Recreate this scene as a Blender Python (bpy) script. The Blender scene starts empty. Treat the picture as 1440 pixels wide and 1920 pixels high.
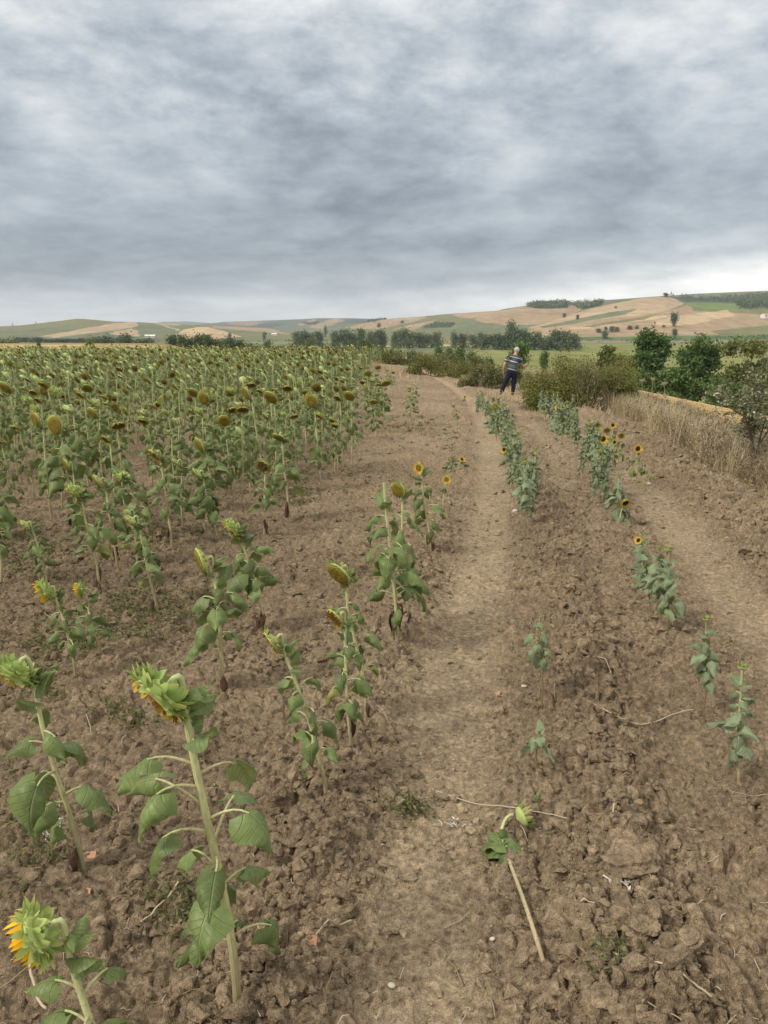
import bpy, math, random
import numpy as np
from mathutils import Vector, Matrix
random.seed(7); RNG = np.random.default_rng(11)
S = bpy.context.scene; COL = S.collection

# ------------------------------------------------------------------ camera
F_PX, V_H, EYE = 1443.0, 614.0, 1.6          # focal length in photo pixels, horizon line, eye height
PITCH = math.atan((960 - V_H) / F_PX)
cam_d = bpy.data.cameras.new("camera"); cam = bpy.data.objects.new("camera", cam_d); COL.objects.link(cam)
cam.location = (0, 0, EYE); cam.rotation_euler = (math.pi/2 - PITCH, 0, 0)
cam_d.sensor_fit = 'VERTICAL'; cam_d.sensor_height = 36; cam_d.lens = 36 * F_PX / 1920
cam_d.clip_start = 0.05; cam_d.clip_end = 30000
S.camera = cam
S.view_settings.view_transform = 'Standard'; S.view_settings.look = 'None'
S.view_settings.exposure = 0.88; S.view_settings.gamma = 1.0; S.view_settings.use_curve_mapping = False
SUN_EL, SUN_AZ = 44, -120      # sun behind thin cloud, behind and left of the camera (az from +Y clockwise)

class NT:                       # tiny node-graph helper
    def __init__(s, t): s.t = t; s.n = t.nodes; s.l = t.links
    def new(s, typ, **kw):
        n = s.n.new(typ)
        for k, v in kw.items(): setattr(n, k, v)
        return n
    def put(s, sock, v):
        if isinstance(v, bpy.types.NodeSocket): s.l.new(v, sock)
        else:
            if hasattr(sock.default_value, '__len__') and not hasattr(v, '__len__'): v = [v]*len(sock.default_value)
            if hasattr(v, '__len__') and len(sock.default_value) == 4 and len(v) == 3: v = (*v, 1)
            sock.default_value = v
    def math(s, op, a, b=0.0, c=0.0, clamp=False):
        n = s.new('ShaderNodeMath', operation=op, use_clamp=clamp)
        s.put(n.inputs[0], a); s.put(n.inputs[1], b); s.put(n.inputs[2], c); return n.outputs[0]
    def vec(s, op, a, b=(0, 0, 0)):
        n = s.new('ShaderNodeVectorMath', operation=op); s.put(n.inputs[0], a)
        if op == 'SCALE': s.put(n.inputs['Scale'], b)
        else: s.put(n.inputs[1], b)
        return n.outputs[0]
    def mix(s, f, a, b, mode='MIX'):
        n = s.new('ShaderNodeMix', data_type='RGBA', blend_type=mode)
        s.put(n.inputs[0], f); s.put(n.inputs[6], a); s.put(n.inputs[7], b); return n.outputs[2]
    def noise(s, vec, scale, detail=3, rough=.5, dist=0.0):
        n = s.new('ShaderNodeTexNoise'); s.put(n.inputs['Vector'], vec)
        s.put(n.inputs['Scale'], scale); s.put(n.inputs['Detail'], detail); s.put(n.inputs['Roughness'], rough)
        s.put(n.inputs['Distortion'], dist); return n.outputs[0]
    def ramp(s, f, stops, interp='LINEAR'):
        n = s.new('ShaderNodeValToRGB'); r = n.color_ramp; r.interpolation = interp
        while len(r.elements) < len(stops): r.elements.new(.5)
        for e, (p, c) in zip(r.elements, stops):
            e.position = p; e.color = (*c, 1) if hasattr(c, '__len__') else (c, c, c, 1)
        s.put(n.inputs[0], f); return n.outputs[0]
    def maprange(s, v, a, b, c=0.0, d=1.0, smooth=False):
        n = s.new('ShaderNodeMapRange', interpolation_type='SMOOTHSTEP' if smooth else 'LINEAR')
        for i, x in enumerate((v, a, b, c, d)): s.put(n.inputs[i], x)
        return n.outputs[0]
    def attr(s, name, out='Fac'):
        n = s.new('ShaderNodeAttribute', attribute_name=name); return n.outputs[out]

# ------------------------------------------------------------------ sky
W = bpy.data.worlds.new("World"); S.world = W; W.use_nodes = True
w = NT(W.node_tree); w.n.clear()
sky = w.new('ShaderNodeTexSky', sky_type='NISHITA', sun_disc=False)
sky.sun_elevation = math.radians(SUN_EL); sky.sun_rotation = math.radians(SUN_AZ); sky.dust_density = 2.0
d = w.new('ShaderNodeTexCoord').outputs['Generated']
sp = w.new('ShaderNodeSeparateXYZ'); w.put(sp.inputs[0], d); dx, dy, dz = sp.outputs
zz = w.math('MAXIMUM', dz, 0.0)
den = w.math('ADD', zz, 0.24)
cb = w.new('ShaderNodeCombineXYZ')
w.put(cb.inputs[0], w.math('DIVIDE', dx, den)); w.put(cb.inputs[1], w.math('DIVIDE', dy, den)); w.put(cb.inputs[2], 0.3)
q = cb.outputs[0]
warp = w.vec('ADD', q, w.vec('SCALE', w.vec('SUBTRACT', (lambda n: (w.put(n.inputs['Vector'], q), w.put(n.inputs['Scale'], .9), n.outputs[1])[2])(w.new('ShaderNodeTexNoise')), (.5, .5, .5)), .22))
q2 = w.vec('MULTIPLY', warp, (1.0, 1.0, 1.0))
n_big = w.noise(q2, 1.15, 3, .5)
n_mid = w.noise(w.vec('ADD', q2, (3.1, 7.7, 1.0)), 2.5, 10, .62, 0)
n_mid = w.maprange(n_mid, .30, .70, .18, .82, True)
n_bil = w.math('ABSOLUTE', w.math('SUBTRACT', w.noise(w.vec('ADD', q2, (1.1, 4.2, 8.0)), 2.7, 7, .52, 0), .5))
n_fine = w.noise(w.vec('ADD', q2, (9.1, 1.7, 4.0)), 9.0, 8, .68, 0)
zt = w.math('MAXIMUM', w.math('SUBTRACT', zz, w.math('MULTIPLY', w.math('MAXIMUM', dx, -.04), .09)), 0.0)
elev = w.ramp(zt, [(0.0, .60), (.014, .58), (.032, .43), (.052, .28), (.085, .225), (.14, .24), (.20, .305), (.27, .395), (.36, .475), (.52, .60), (1.0, .72)], 'EASE')
fac = w.math('ADD', w.math('MULTIPLY', w.math('SUBTRACT', n_big, .5), 1.25), w.math('MULTIPLY', w.math('SUBTRACT', n_mid, .5), .65))
fac = w.math('ADD', fac, w.math('MULTIPLY', w.math('SUBTRACT', n_fine, .5), .55))
fac = w.math('ADD', fac, w.math('MULTIPLY', w.math('SUBTRACT', n_bil, .085), 1.7))
amp = w.ramp(zz, [(0.0, .35), (.05, .6), (.12, .85), (.25, 1.12), (.5, 1.0), (1, .8)])
azf = w.maprange(dx, -.45, .45, -.07, .09)      # the deck is thinner towards the right
low = w.ramp(zz, [(0, 1.), (.1, .8), (.3, 0.15)])
bri = w.math('MULTIPLY', elev, w.math('ADD', w.math('ADD', 1.0, w.math('MULTIPLY', fac, amp)), w.math('MULTIPLY', azf, w.math('MULTIPLY', low, 1.6))))
bri = w.math('MAXIMUM', bri, .12)
tintc = w.ramp(bri, [(.15, (.835, .975, 1.13)), (.30, (.90, .99, 1.07)), (.46, (.985, 1.0, .995)), (.75, (1.03, 1.0, .95))])
cloud = w.vec('MULTIPLY', tintc, (1, 1, 1)); cloud = w.vec('SCALE', cloud, w.math('MULTIPLY', bri, 10.0))
bg = w.new('ShaderNodeBackground'); w.put(bg.inputs[0], w.mix(.93, sky.outputs[0], cloud)); bg.inputs[1].default_value = 0.1
wo = w.new('ShaderNodeOutputWorld'); w.l.new(bg.outputs[0], wo.inputs[0])
# ------------------------------------------------------------------ sun
sd = bpy.data.lights.new("sun", 'SUN'); sun = bpy.data.objects.new("sun", sd); COL.objects.link(sun)
sd.energy = 1.5; sd.angle = math.radians(10); sd.color = (1, .95, .87)
a_, e_ = math.radians(SUN_AZ), math.radians(SUN_EL)
sdir = Vector((math.sin(a_)*math.cos(e_), math.cos(a_)*math.cos(e_), math.sin(e_)))
sun.rotation_euler = (-sdir).to_track_quat('-Z', 'Y').to_euler()

# ------------------------------------------------------------------ terrain height and pixel -> ground
def ss(a, b, t):
    t = np.clip((t - a) / (b - a), 0, 1); return t*t*(3 - 2*t)
def pp(x, y): return x - 0.165*y                    # distance across the crop rows
def cy(y): return -0.0035*np.clip(y - 6, 0, 40)**2  # rows and tracks bend left further off
def height(x, y):
    x = np.asarray(x, float); y = np.asarray(y, float); p = pp(x, y)
    s = 0.010 + 0.016*ss(-9, 0, p); yy = np.clip(y, 0, None)
    y1 = 60 + 110*ss(-18, -50, x)
    z = -s*np.minimum(yy, y1) - 0.09*np.maximum(0, yy - y1)
    dd = p - 4.6
    z = z - 0.30*(np.log1p(np.exp(-np.abs(dd)*1.6))/1.6 + np.maximum(dd, 0)) + 0.10*np.maximum(dd - 5, 0)
    return -14 + np.logaddexp(0, z + 14)
CP, SP_ = math.cos(PITCH), math.sin(PITCH)
def ray(u, v):
    a, b = (u - 720)/F_PX, -(v - 960)/F_PX
    return np.array([a, CP + b*SP_, -SP_ + b*CP])
def G(u, v):                                         # the ground point seen at a photo pixel
    dr = ray(u, v); t = np.geomspace(.5, 20000, 1100)
    for _ in range(4):
        hit = EYE + dr[2]*t < height(dr[0]*t, dr[1]*t); i = max(1, int(np.argmax(hit))); t = np.linspace(t[i-1], t[i], 40)
    k = dr*t[0]; k[2] += EYE; return k
def at_depth(u, v, Y):
    dr = ray(u, v); k = dr*(Y/dr[1]); k[2] += EYE; return k
def project(x, y, z):
    z = z - EYE; fw = y*CP - z*SP_; up = y*SP_ + z*CP
    fw = np.where(fw < .01, .01, fw)
    return 720 + F_PX*x/fw, 960 - F_PX*up/fw

# ------------------------------------------------------------------ numpy noise
def hsh(ix, iy, seed):
    h = (ix.astype(np.int64)*374761393 + iy.astype(np.int64)*668265263 + seed*974634777) & 0xffffffff
    h = ((h ^ (h >> 13))*1274126177) & 0xffffffff
    h = ((h ^ (h >> 16))*2246822519) & 0xffffffff
    return ((h ^ (h >> 15)) & 0xffffff)/float(0x1000000)
def vnoise(x, y, seed=0):
    ix, iy = np.floor(x), np.floor(y); fx, fy = x - ix, y - iy
    fx = fx*fx*(3 - 2*fx); fy = fy*fy*(3 - 2*fy)
    a, b = hsh(ix, iy, seed), hsh(ix+1, iy, seed); c, d2 = hsh(ix, iy+1, seed), hsh(ix+1, iy+1, seed)
    return (a + (b-a)*fx)*(1-fy) + (c + (d2-c)*fx)*fy
def fbm(x, y, seed=0, octv=4, gain=.5):
    s, amp, tot = 0, 1, 0
    for i in range(octv):
        s = s + amp*vnoise(x*2**i + 17.3*i, y*2**i - 9.1*i, seed + i); tot += amp; amp *= gain
    return s/tot
def worley(x, y, seed=0):
    ix, iy = np.floor(x), np.floor(y)
    f1 = np.full(x.shape, 9.0); f2 = f1.copy(); rid = np.zeros_like(f1); ox = np.zeros_like(f1); oy = np.zeros_like(f1)
    for i in (-1, 0, 1):
        for j in (-1, 0, 1):
            cx, cy_ = ix + i, iy + j
            ex = x - (cx + .12 + .76*hsh(cx, cy_, seed)); ey = y - (cy_ + .12 + .76*hsh(cx, cy_, seed+5)); dd = np.hypot(ex, ey)
            m = dd < f1
            f2 = np.where(m, f1, np.minimum(f2, dd)); rid = np.where(m, hsh(cx, cy_, seed+9), rid); f1 = np.where(m, dd, f1); ox = np.where(m, ex, ox); oy = np.where(m, ey, oy)
    return f1, f2, rid, ox, oy

# ------------------------------------------------------------------ mesh builder
class MB:
    def __init__(s): s.V = []; s.L = []; s.Z = []; s.M = []; s.U = []; s.T = []; s.n = 0
    def add(s, v, faces, mat=0, uv=None, tint=.5):
        v = np.asarray(v, float).reshape(-1, 3); k = len(v); s.V.append(v)
        if isinstance(faces, np.ndarray):
            s.L.append((faces + s.n).ravel()); s.Z.append(np.full(len(faces), faces.shape[1])); nf = len(faces)
        else:
            s.L.append(np.array([i for f in faces for i in f], int) + s.n); s.Z.append(np.array([len(f) for f in faces], int)); nf = len(faces)
        s.M.append(np.full(nf, mat) if np.isscalar(mat) else np.asarray(mat))
        s.U.append(np.zeros((k, 2)) if uv is None else np.asarray(uv, float))
        s.T.append(np.full(k, tint, float) if np.isscalar(tint) else np.asarray(tint, float)); s.n += k
    def merge(s, o, M=None, tint=None):
        if o.n == 0: return
        v = np.concatenate(o.V)
        if M is not None: v = v @ M[:3, :3].T + M[:3, 3]
        s.V.append(v); s.L.append(np.concatenate(o.L) + s.n); s.Z.append(np.concatenate(o.Z)); s.M.append(np.concatenate(o.M))
        s.U.append(np.concatenate(o.U)); t = np.concatenate(o.T); s.T.append(t if tint is None else np.clip(t + tint, 0, 1)); s.n += len(v)
    def mesh(s, name, mats, smooth=True, extra=None):
        me = bpy.data.meshes.new(name)
        V = np.concatenate(s.V); L = np.concatenate(s.L); Z = np.concatenate(s.Z)
        me.vertices.add(len(V)); me.vertices.foreach_set('co', V.ravel().astype(np.float32))
        me.loops.add(len(L)); me.loops.foreach_set('vertex_index', L.astype(np.int32))
        me.polygons.add(len(Z)); st = np.concatenate([[0], np.cumsum(Z)[:-1]])
        me.polygons.foreach_set('loop_start', st.astype(np.int32))
        me.polygons.foreach_set('material_index', np.concatenate(s.M).astype(np.int32))
        me.polygons.foreach_set('use_smooth', np.full(len(Z), smooth))
        uvl = me.uv_layers.new(name='UVMap'); U = np.concatenate(s.U)
        uvl.data.foreach_set('uv', U[L].ravel().astype(np.float32))
        at = me.attributes.new('tint', 'FLOAT', 'POINT'); at.data.foreach_set('value', np.concatenate(s.T).astype(np.float32))
        for k, arr in (extra or {}).items():
            if arr.ndim == 1:
                at = me.attributes.new(k, 'FLOAT', 'POINT'); at.data.foreach_set('value', arr.astype(np.float32))
            else:
                at = me.attributes.new(k, 'FLOAT_COLOR', 'POINT')
                at.data.foreach_set('color', np.concatenate([arr, np.ones((len(arr), 1))], 1).ravel().astype(np.float32))
        for m in (mats if isinstance(mats, (list, tuple)) else [mats]): me.materials.append(m)
        me.update(calc_edges=True); return me
    def build(s, name, mats, parent=None, smooth=True, extra=None):
        return link(name, s.mesh(name, mats, smooth, extra), parent)
def link(name, data, parent=None):
    o = bpy.data.objects.new(name, data); COL.objects.link(o)
    if parent: o.parent = parent
    return o
def tag(o, label=None, cat=None, group=None, kind=None):
    for k, v in (('label', label), ('category', cat), ('group', group), ('kind', kind)):
        if v: o[k] = v
    return o
def thing(name, label, cat, loc=(0, 0, 0), rz=0, group=None):
    o = bpy.data.objects.new(name, None); COL.objects.link(o); o.empty_display_size = .1
    o.location = loc; o.rotation_euler = (0, 0, rz); return tag(o, label, cat, group)
KIDS = {}
def copy_tree(o, parent=None):
    c = o.copy(); COL.objects.link(c)
    if parent: c.parent = parent
    for ch in KIDS.get(o.name) or KIDS.setdefault(o.name, list(o.children)): copy_tree(ch, c)
    return c
def nrm(v): v = np.asarray(v, float); return v/(np.linalg.norm(v) + 1e-12)
def tube(mb, path, rad, sides=6, mat=0, cap=True, tint=.5):
    P = np.asarray(path, float); n = len(P); R = np.broadcast_to(np.asarray(rad, float), (n,))
    T = np.gradient(P, axis=0); T /= np.linalg.norm(T, axis=1)[:, None] + 1e-12
    u = np.cross(T[0], [0, 0, 1.]);
    if np.linalg.norm(u) < .1: u = np.cross(T[0], [1., 0, 0])
    u = nrm(u); an = np.arange(sides)*2*math.pi/sides; V = []
    for i in range(n):
        u = nrm(u - T[i]*np.dot(u, T[i])); b = np.cross(T[i], u)
        V.append(P[i] + R[i]*(np.cos(an)[:, None]*u + np.sin(an)[:, None]*b))
    i = np.arange(n-1)[:, None]*sides; j = np.arange(sides)[None]; k = (j+1) % sides
    Fq = np.stack([i+j, i+k, i+sides+k, i+sides+j], -1).reshape(-1, 4)
    uv = np.stack([np.tile(np.arange(sides)/sides, n), np.repeat(np.linspace(0, 1, n), sides)], 1)
    mb.add(np.concatenate(V), Fq, mat, uv, tint)
    if cap:
        mb.add(V[-1], [tuple(range(sides))], mat, None, tint); mb.add(V[0], [tuple(range(sides))[::-1]], mat, None, tint)
def bez(a, b, c, d2, n):
    t = np.linspace(0, 1, n)[:, None]
    return (1-t)**3*a + 3*(1-t)**2*t*b + 3*(1-t)*t*t*c + t**3*d2
def cards(mb, C, size, rng, up=.3, aspect=.6, mat=0, tint=None, out=None):
    """many small leaf-shaped faces at the points C"""
    n = len(C); N = rng.normal(size=(n, 3)); N[:, 2] += up
    if out is not None: N += out
    N /= np.linalg.norm(N, axis=1)[:, None]; A = rng.normal(size=(n, 3)); A -= N*(A*N).sum(1)[:, None]
    A /= np.linalg.norm(A, axis=1)[:, None]; B = np.cross(N, A)
    sz = (size*rng.uniform(.6, 1.35, n))[:, None]
    v = np.stack([C - A*sz*.5, C + B*sz*aspect*.5 - A*sz*.05 + N*sz*.06, C + A*sz*.5 - N*sz*.08, C - B*sz*aspect*.5 - A*sz*.05 + N*sz*.06], 1).reshape(-1, 3)
    t = np.repeat(rng.uniform(0, 1, n) if tint is None else tint, 4)
    mb.add(v, np.arange(4*n).reshape(-1, 4), mat, np.tile([[0, 0], [1, .5], [0, 1], [0, .5]], (n, 1)), t)

# ------------------------------------------------------------------ materials
def mat(name):
    m = bpy.data.materials.new(name); m.use_nodes = True
    t = NT(m.node_tree); b = t.n['Principled BSDF']; b.inputs['Roughness'].default_value = .8
    b.inputs['Specular IOR Level'].default_value = .2
    return m, t, b
def plain(name, col, rough=.8, var=.25, scale=30, bump=0):
    m, t, b = mat(name); co = t.new('ShaderNodeTexCoord').outputs['Object']
    n = t.noise(co, scale, 4, .6)
    f = t.math('ADD', t.math('MULTIPLY', n, var*2), 1 - var)
    t.put(b.inputs['Base Color'], t.vec('SCALE', col, f)); b.inputs['Roughness'].default_value = rough
    if bump:
        bp = t.new('ShaderNodeBump'); t.put(bp.inputs['Height'], n); bp.inputs['Strength'].default_value = bump; bp.inputs['Distance'].default_value = .004
        t.l.new(bp.outputs[0], b.inputs['Normal'])
    return m
def leafy(name, stops, trans=.22, rough=.6, objvar=.0):
    """foliage whose leaves vary in hue through the per-leaf 'tint'"""
    m, t, b = mat(name); tn = t.attr('tint')
    if objvar:
        r = t.new('ShaderNodeObjectInfo').outputs['Random']
        tn = t.math('ADD', tn, t.math('MULTIPLY', t.math('SUBTRACT', r, .5), objvar), clamp=True)
    c = t.ramp(tn, stops); t.put(b.inputs['Base Color'], c); b.inputs['Roughness'].default_value = rough
    tr = t.new('ShaderNodeBsdfTranslucent'); t.put(tr.inputs[0], t.mix(.5, c, (.20, .22, .04)))
    mx = t.new('ShaderNodeMixShader'); mx.inputs[0].default_value = trans
    t.l.new(b.outputs[0], mx.inputs[1]); t.l.new(tr.outputs[0], mx.inputs[2])
    t.l.new(mx.outputs[0], t.n['Material Output'].inputs[0]); return m
def uvleaf(name, base, dark, vein, dry):
    """sunflower leaf: midrib, curved side veins, blotches"""
    m, t, b = mat(name); s = t.new('ShaderNodeSeparateXYZ'); t.put(s.inputs[0], t.new('ShaderNodeUVMap', uv_map='UVMap').outputs[0])
    u, v = s.outputs[0], s.outputs[1]
    au = t.math('ABSOLUTE', t.math('SUBTRACT', u, .5))
    mid = t.maprange(au, .006, .03, 1, 0, True)
    ph = t.math('SUBTRACT', t.math('MULTIPLY', v, 7.0), t.math('MULTIPLY', t.math('POWER', t.math('MULTIPLY', au, 2.0), .8), 2.1))
    sv = t.math('ABSOLUTE', t.math('SUBTRACT', t.math('FRACT', ph), .5))
    side = t.math('MULTIPLY', t.maprange(sv, .03, .10, 1, 0, True), .6)
    vv = t.math('MAXIMUM', mid, side)
    co = t.new('ShaderNodeTexCoord').outputs['Object']
    n = t.noise(co, 22, 4, .6); n2 = t.noise(co, 160, 2, .5)
    c = t.mix(t.maprange(n, .3, .7), dark, base)
    sp2 = t.noise(co, 48, 4, .7); c = t.mix(t.maprange(sp2, .66, .74, 0, .7, True), c, (.20, .13, .05))
    tn = t.attr('tint')
    c = t.mix(t.maprange(tn, .78, 1.0), c, dry)
    c = t.mix(t.math('MULTIPLY', vv, .6), c, vein)
    c = t.vec('SCALE', c, t.math('ADD', .85, t.math('MULTIPLY', n2, .3)))
    c = t.vec('SCALE', c, t.math('ADD', .62, t.math('MULTIPLY', tn, .7)))
    geo = t.new('ShaderNodeNewGeometry').outputs['Backfacing']
    c = t.mix(t.math('MULTIPLY', geo, .45), c, vein)          # the paler felted underside
    t.put(b.inputs['Base Color'], c); b.inputs['Roughness'].default_value = .45; b.inputs['Specular IOR Level'].default_value = .3
    bp = t.new('ShaderNodeBump'); t.put(bp.inputs['Height'], t.math('SUBTRACT', t.math('MULTIPLY', n, .8), t.math('MULTIPLY', vv, .6))); bp.inputs['Strength'].default_value = .9; bp.inputs['Distance'].default_value = .008
    t.l.new(bp.outputs[0], b.inputs['Normal'])
    tr = t.new('ShaderNodeBsdfTranslucent'); t.put(tr.inputs[0], t.mix(.5, c, (.16, .2, .04)))
    mx = t.new('ShaderNodeMixShader'); mx.inputs[0].default_value = .2
    t.l.new(b.outputs[0], mx.inputs[1]); t.l.new(tr.outputs[0], mx.inputs[2]); t.l.new(mx.outputs[0], t.n['Material Output'].inputs[0])
    return m
def stemmat(name, a, bcol, scale=40):
    m, t, b = mat(name); s = t.new('ShaderNodeSeparateXYZ'); t.put(s.inputs[0], t.new('ShaderNodeUVMap', uv_map='UVMap').outputs[0])
    co = t.new('ShaderNodeTexCoord').outputs['Object']; n = t.noise(t.vec('MULTIPLY', co, (1, 1, .25)), scale*3, 4, .6)
    c = t.mix(t.maprange(s.outputs[1], .0, .9), bcol, a); c = t.vec('SCALE', c, t.math('ADD', .45, t.math('MULTIPLY', n, 1.1)))
    n7 = t.noise(co, 60, 4, .7); c = t.mix(t.maprange(n7, .60, .70, 0, .55, True), c, (.22, .15, .07)); c = t.mix(t.maprange(s.outputs[1], .06, .16, .65, 0), c, (.26, .19, .11))
    rid = t.math('SINE', t.math('MULTIPLY', s.outputs[0], 75.4))
    bp = t.new('ShaderNodeBump'); t.put(bp.inputs['Height'], t.math('ADD', rid, n)); bp.inputs['Strength'].default_value = .25; bp.inputs['Distance'].default_value = .002
    t.l.new(bp.outputs[0], b.inputs['Normal'])
    t.put(b.inputs['Base Color'], c); b.inputs['Roughness'].default_value = .6; return m
def discmat(name, a, bcol, rim):
    m, t, b = mat(name); s = t.new('ShaderNodeSeparateXYZ'); t.put(s.inputs[0], t.new('ShaderNodeUVMap', uv_map='UVMap').outputs[0])
    co = t.new('ShaderNodeTexCoord').outputs['Object']
    vo = t.new('ShaderNodeTexVoronoi'); t.put(vo.inputs['Vector'], co); vo.inputs['Scale'].default_value = 170
    n = t.noise(co, 30, 3, .6)
    c = t.mix(t.maprange(n, .35, .65), a, bcol); c = t.mix(t.maprange(s.outputs[0], .55, .95), c, rim)
    c = t.vec('SCALE', c, t.maprange(vo.outputs['Distance'], 0, .6, 1.35, .55))
    bp = t.new('ShaderNodeBump'); bp.invert = True; t.put(bp.inputs['Height'], vo.outputs['Distance']); bp.inputs['Strength'].default_value = .9; bp.inputs['Distance'].default_value = .006
    t.l.new(bp.outputs[0], b.inputs['Normal']); t.put(b.inputs['Base Color'], c); return m

M = {}
M['leaf'] = uvleaf('sunflower_leaf', (.20, .255, .082), (.112, .155, .050), (.35, .38, .15), (.28, .25, .07))
M['leaf_grey'] = uvleaf('grey_sunflower_leaf', (.28, .33, .18), (.175, .22, .11), (.45, .48, .31), (.3, .3, .1))
M['dryleaf'] = plain('withered_leaf', (.10, .055, .035), .9, .4, 40)
M['stem'] = stemmat('sunflower_stem', (.44, .47, .22), (.52, .47, .24))
M['stem_brown'] = stemmat('brown_stem', (.30, .31, .13), (.23, .15, .07))
M['stem_dry'] = stemmat('cut_stem', (.40, .36, .20), (.44, .33, .20))
M['receptacle'] = plain('flower_back', (.38, .44, .15), .65, .3, 60, .3)
M['bract'] = leafy('green_bract', [(0, (.24, .34, .10)), (.5, (.42, .53, .16)), (1, (.62, .64, .22))], .3)
M['bract_dull'] = leafy('dull_bract', [(0, (.14, .17, .06)), (.5, (.26, .29, .10)), (1, (.38, .34, .12))], .2)
M['petal'] = leafy('yellow_petal', [(0, (.80, .36, .012)), (.5, (.85, .50, .014)), (1, (.9, .60, .03))], .25)
M['petal_dry'] = leafy('withered_petal', [(0, (.20, .085, .015)), (.5, (.36, .19, .028)), (1, (.55, .40, .06))], .2)
M['disc_ochre'] = discmat('ochre_disc', (.24, .17, .022), (.33, .24, .03), (.36, .30, .06))
M['disc_brown'] = discmat('brown_disc', (.13, .072, .02), (.25, .16, .03), (.30, .24, .05))
M['disc_dark'] = discmat('dark_disc', (.03, .018, .012), (.06, .03, .016), (.2, .11, .02))

# soil: crumbly brown earth, paler where wheels have packed it
def soilmat():
    m, t, b = mat('soil'); co = t.new('ShaderNodeTexCoord').outputs['Object']
    col = t.attr('col', 'Color')
    n0 = t.noise(co, 1.1, 3, .5); n1 = t.noise(co, 7, 5, .62); n2 = t.noise(co, 45, 5, .65); n3 = t.noise(co, 260, 3, .6)
    f = t.math('ADD', t.math('MULTIPLY', n1, .62), t.math('ADD', t.math('MULTIPLY', n2, .50), t.math('MULTIPLY', n0, .40)))
    f = t.math('ADD', t.math('MULTIPLY', f, .92), t.math('MULTIPLY', n3, .30))
    f = t.math('MULTIPLY', f, t.math('MULTIPLY', t.maprange(n2, .33, .67, .62, 1.34), t.maprange(n3, .3, .7, .74, 1.26)))
    c = t.vec('SCALE', col, t.math('ADD', f, .06))
    warm = t.noise(co, 3.1, 4, .6)
    c = t.mix(t.maprange(warm, .52, .72, 0, .35), c, t.vec('MULTIPLY', c, (.9, .92, .98)))
    vo = t.new('ShaderNodeTexVoronoi'); t.put(vo.inputs['Vector'], co); vo.inputs['Scale'].default_value = 38
    sp_ = t.math('MULTIPLY', t.maprange(vo.outputs['Distance'], .10, .17, 1, 0), t.math('GREATER_THAN', n1, .58))
    c = t.mix(t.math('MULTIPLY', sp_, .45), c, (.42, .32, .20))     # bits of straw and pale grit
    t.put(b.inputs['Base Color'], c); b.inputs['Roughness'].default_value = .95; b.inputs['Specular IOR Level'].default_value = .1
    hh = t.math('ADD', t.math('MULTIPLY', n2, 1.0), t.math('MULTIPLY', n3, .35))
    bp = t.new('ShaderNodeBump'); t.put(bp.inputs['Height'], hh); bp.inputs['Strength'].default_value = 1.0; bp.inputs['Distance'].default_value = .035
    t.l.new(bp.outputs[0], b.inputs['Normal']); return m
M['soil'] = soilmat()
def landmat():
    m, t, b = mat('land'); co = t.new('ShaderNodeTexCoord').outputs['Object']; col = t.attr('col', 'Color')
    n1 = t.noise(co, .012, 5, .6); n2 = t.noise(co, .22, 5, .65); n3 = t.noise(t.vec('MULTIPLY', co, (1, .35, 1)), .06, 4, .6)
    f = t.math('ADD', t.math('ADD', t.math('MULTIPLY', n1, .5), t.math('MULTIPLY', n2, .55)), t.math('ADD', t.math('MULTIPLY', n3, .35), .32))
    n4 = t.noise(t.vec('MULTIPLY', co, (.010, .16, .3)), 1.0, 3, .6); n5 = t.noise(t.vec('MULTIPLY', co, (.09, .012, .2)), 1.0, 2, .5)
    f = t.math('MULTIPLY', f, t.math('MULTIPLY', t.maprange(n4, .3, .7, .82, 1.18), t.maprange(n5, .3, .7, .88, 1.12)))
    t.put(b.inputs['Base Color'], t.vec('SCALE', col, f)); b.inputs['Roughness'].default_value = 1; b.inputs['Specular IOR Level'].default_value = 0
    bp = t.new('ShaderNodeBump'); t.put(bp.inputs['Height'], n2); bp.inputs['Strength'].default_value = .6; bp.inputs['Distance'].default_value = .5
    t.l.new(bp.outputs[0], b.inputs['Normal']); return m
M['land'] = landmat()

# ------------------------------------------------------------------ far country: valley floor and hills, one sheet
HILLS = [  # skyline seen from the field (pixels), distance of foot, of crest
 ([(-900, 612), (-200, 612), (0, 612), (40, 610), (70, 606.5), (110, 602), (145, 597.5), (160, 598), (215, 603), (260, 604), (330, 608), (420, 612), (520, 622)], 1180, 1750),
 ([(310, 640), (328, 628), (345, 618), (370, 613.5), (390, 613.5), (420, 621), (450, 633), (470, 640)], 1000, 1250),
 ([(200, 618), (380, 608), (420, 603.5), (480, 601.5), (560, 598.5), (600, 596.5), (660, 596.5), (700, 598), (735, 602), (860, 606)], 2300, 3300),
 ([(240, 616), (305, 603.5), (350, 602.5), (390, 605), (440, 614)], 5200, 6600),
 ([(600, 622), (640, 613), (700, 601), (735, 597), (790, 593.5), (830, 589.5), (900, 584.5), (940, 582), (1000, 584), (1100, 600)], 1350, 2150),
 ([(800, 632), (860, 612), (900, 594), (940, 580), (985, 573), (1060, 569), (1100, 577), (1150, 590)], 1000, 1650),
 ([(930, 637), (985, 612), (1045, 596), (1100, 576), (1140, 566), (1200, 559), (1245, 556), (1290, 567), (1500, 578), (2200, 570)], 800, 1250),
 ([(980, 600), (1060, 568), (1140, 562), (1210, 557), (1250, 554), (1300, 550.5), (1380, 547), (1440, 545), (1700, 540), (2400, 556)], 1300, 2000),
]
PATCH = []  # (polygon in photo pixels, colour, nearest, farthest)
TAN, TAN2, TAN3 = (.37, .275, .175), (.31, .225, .14), (.42, .315, .19)
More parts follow.
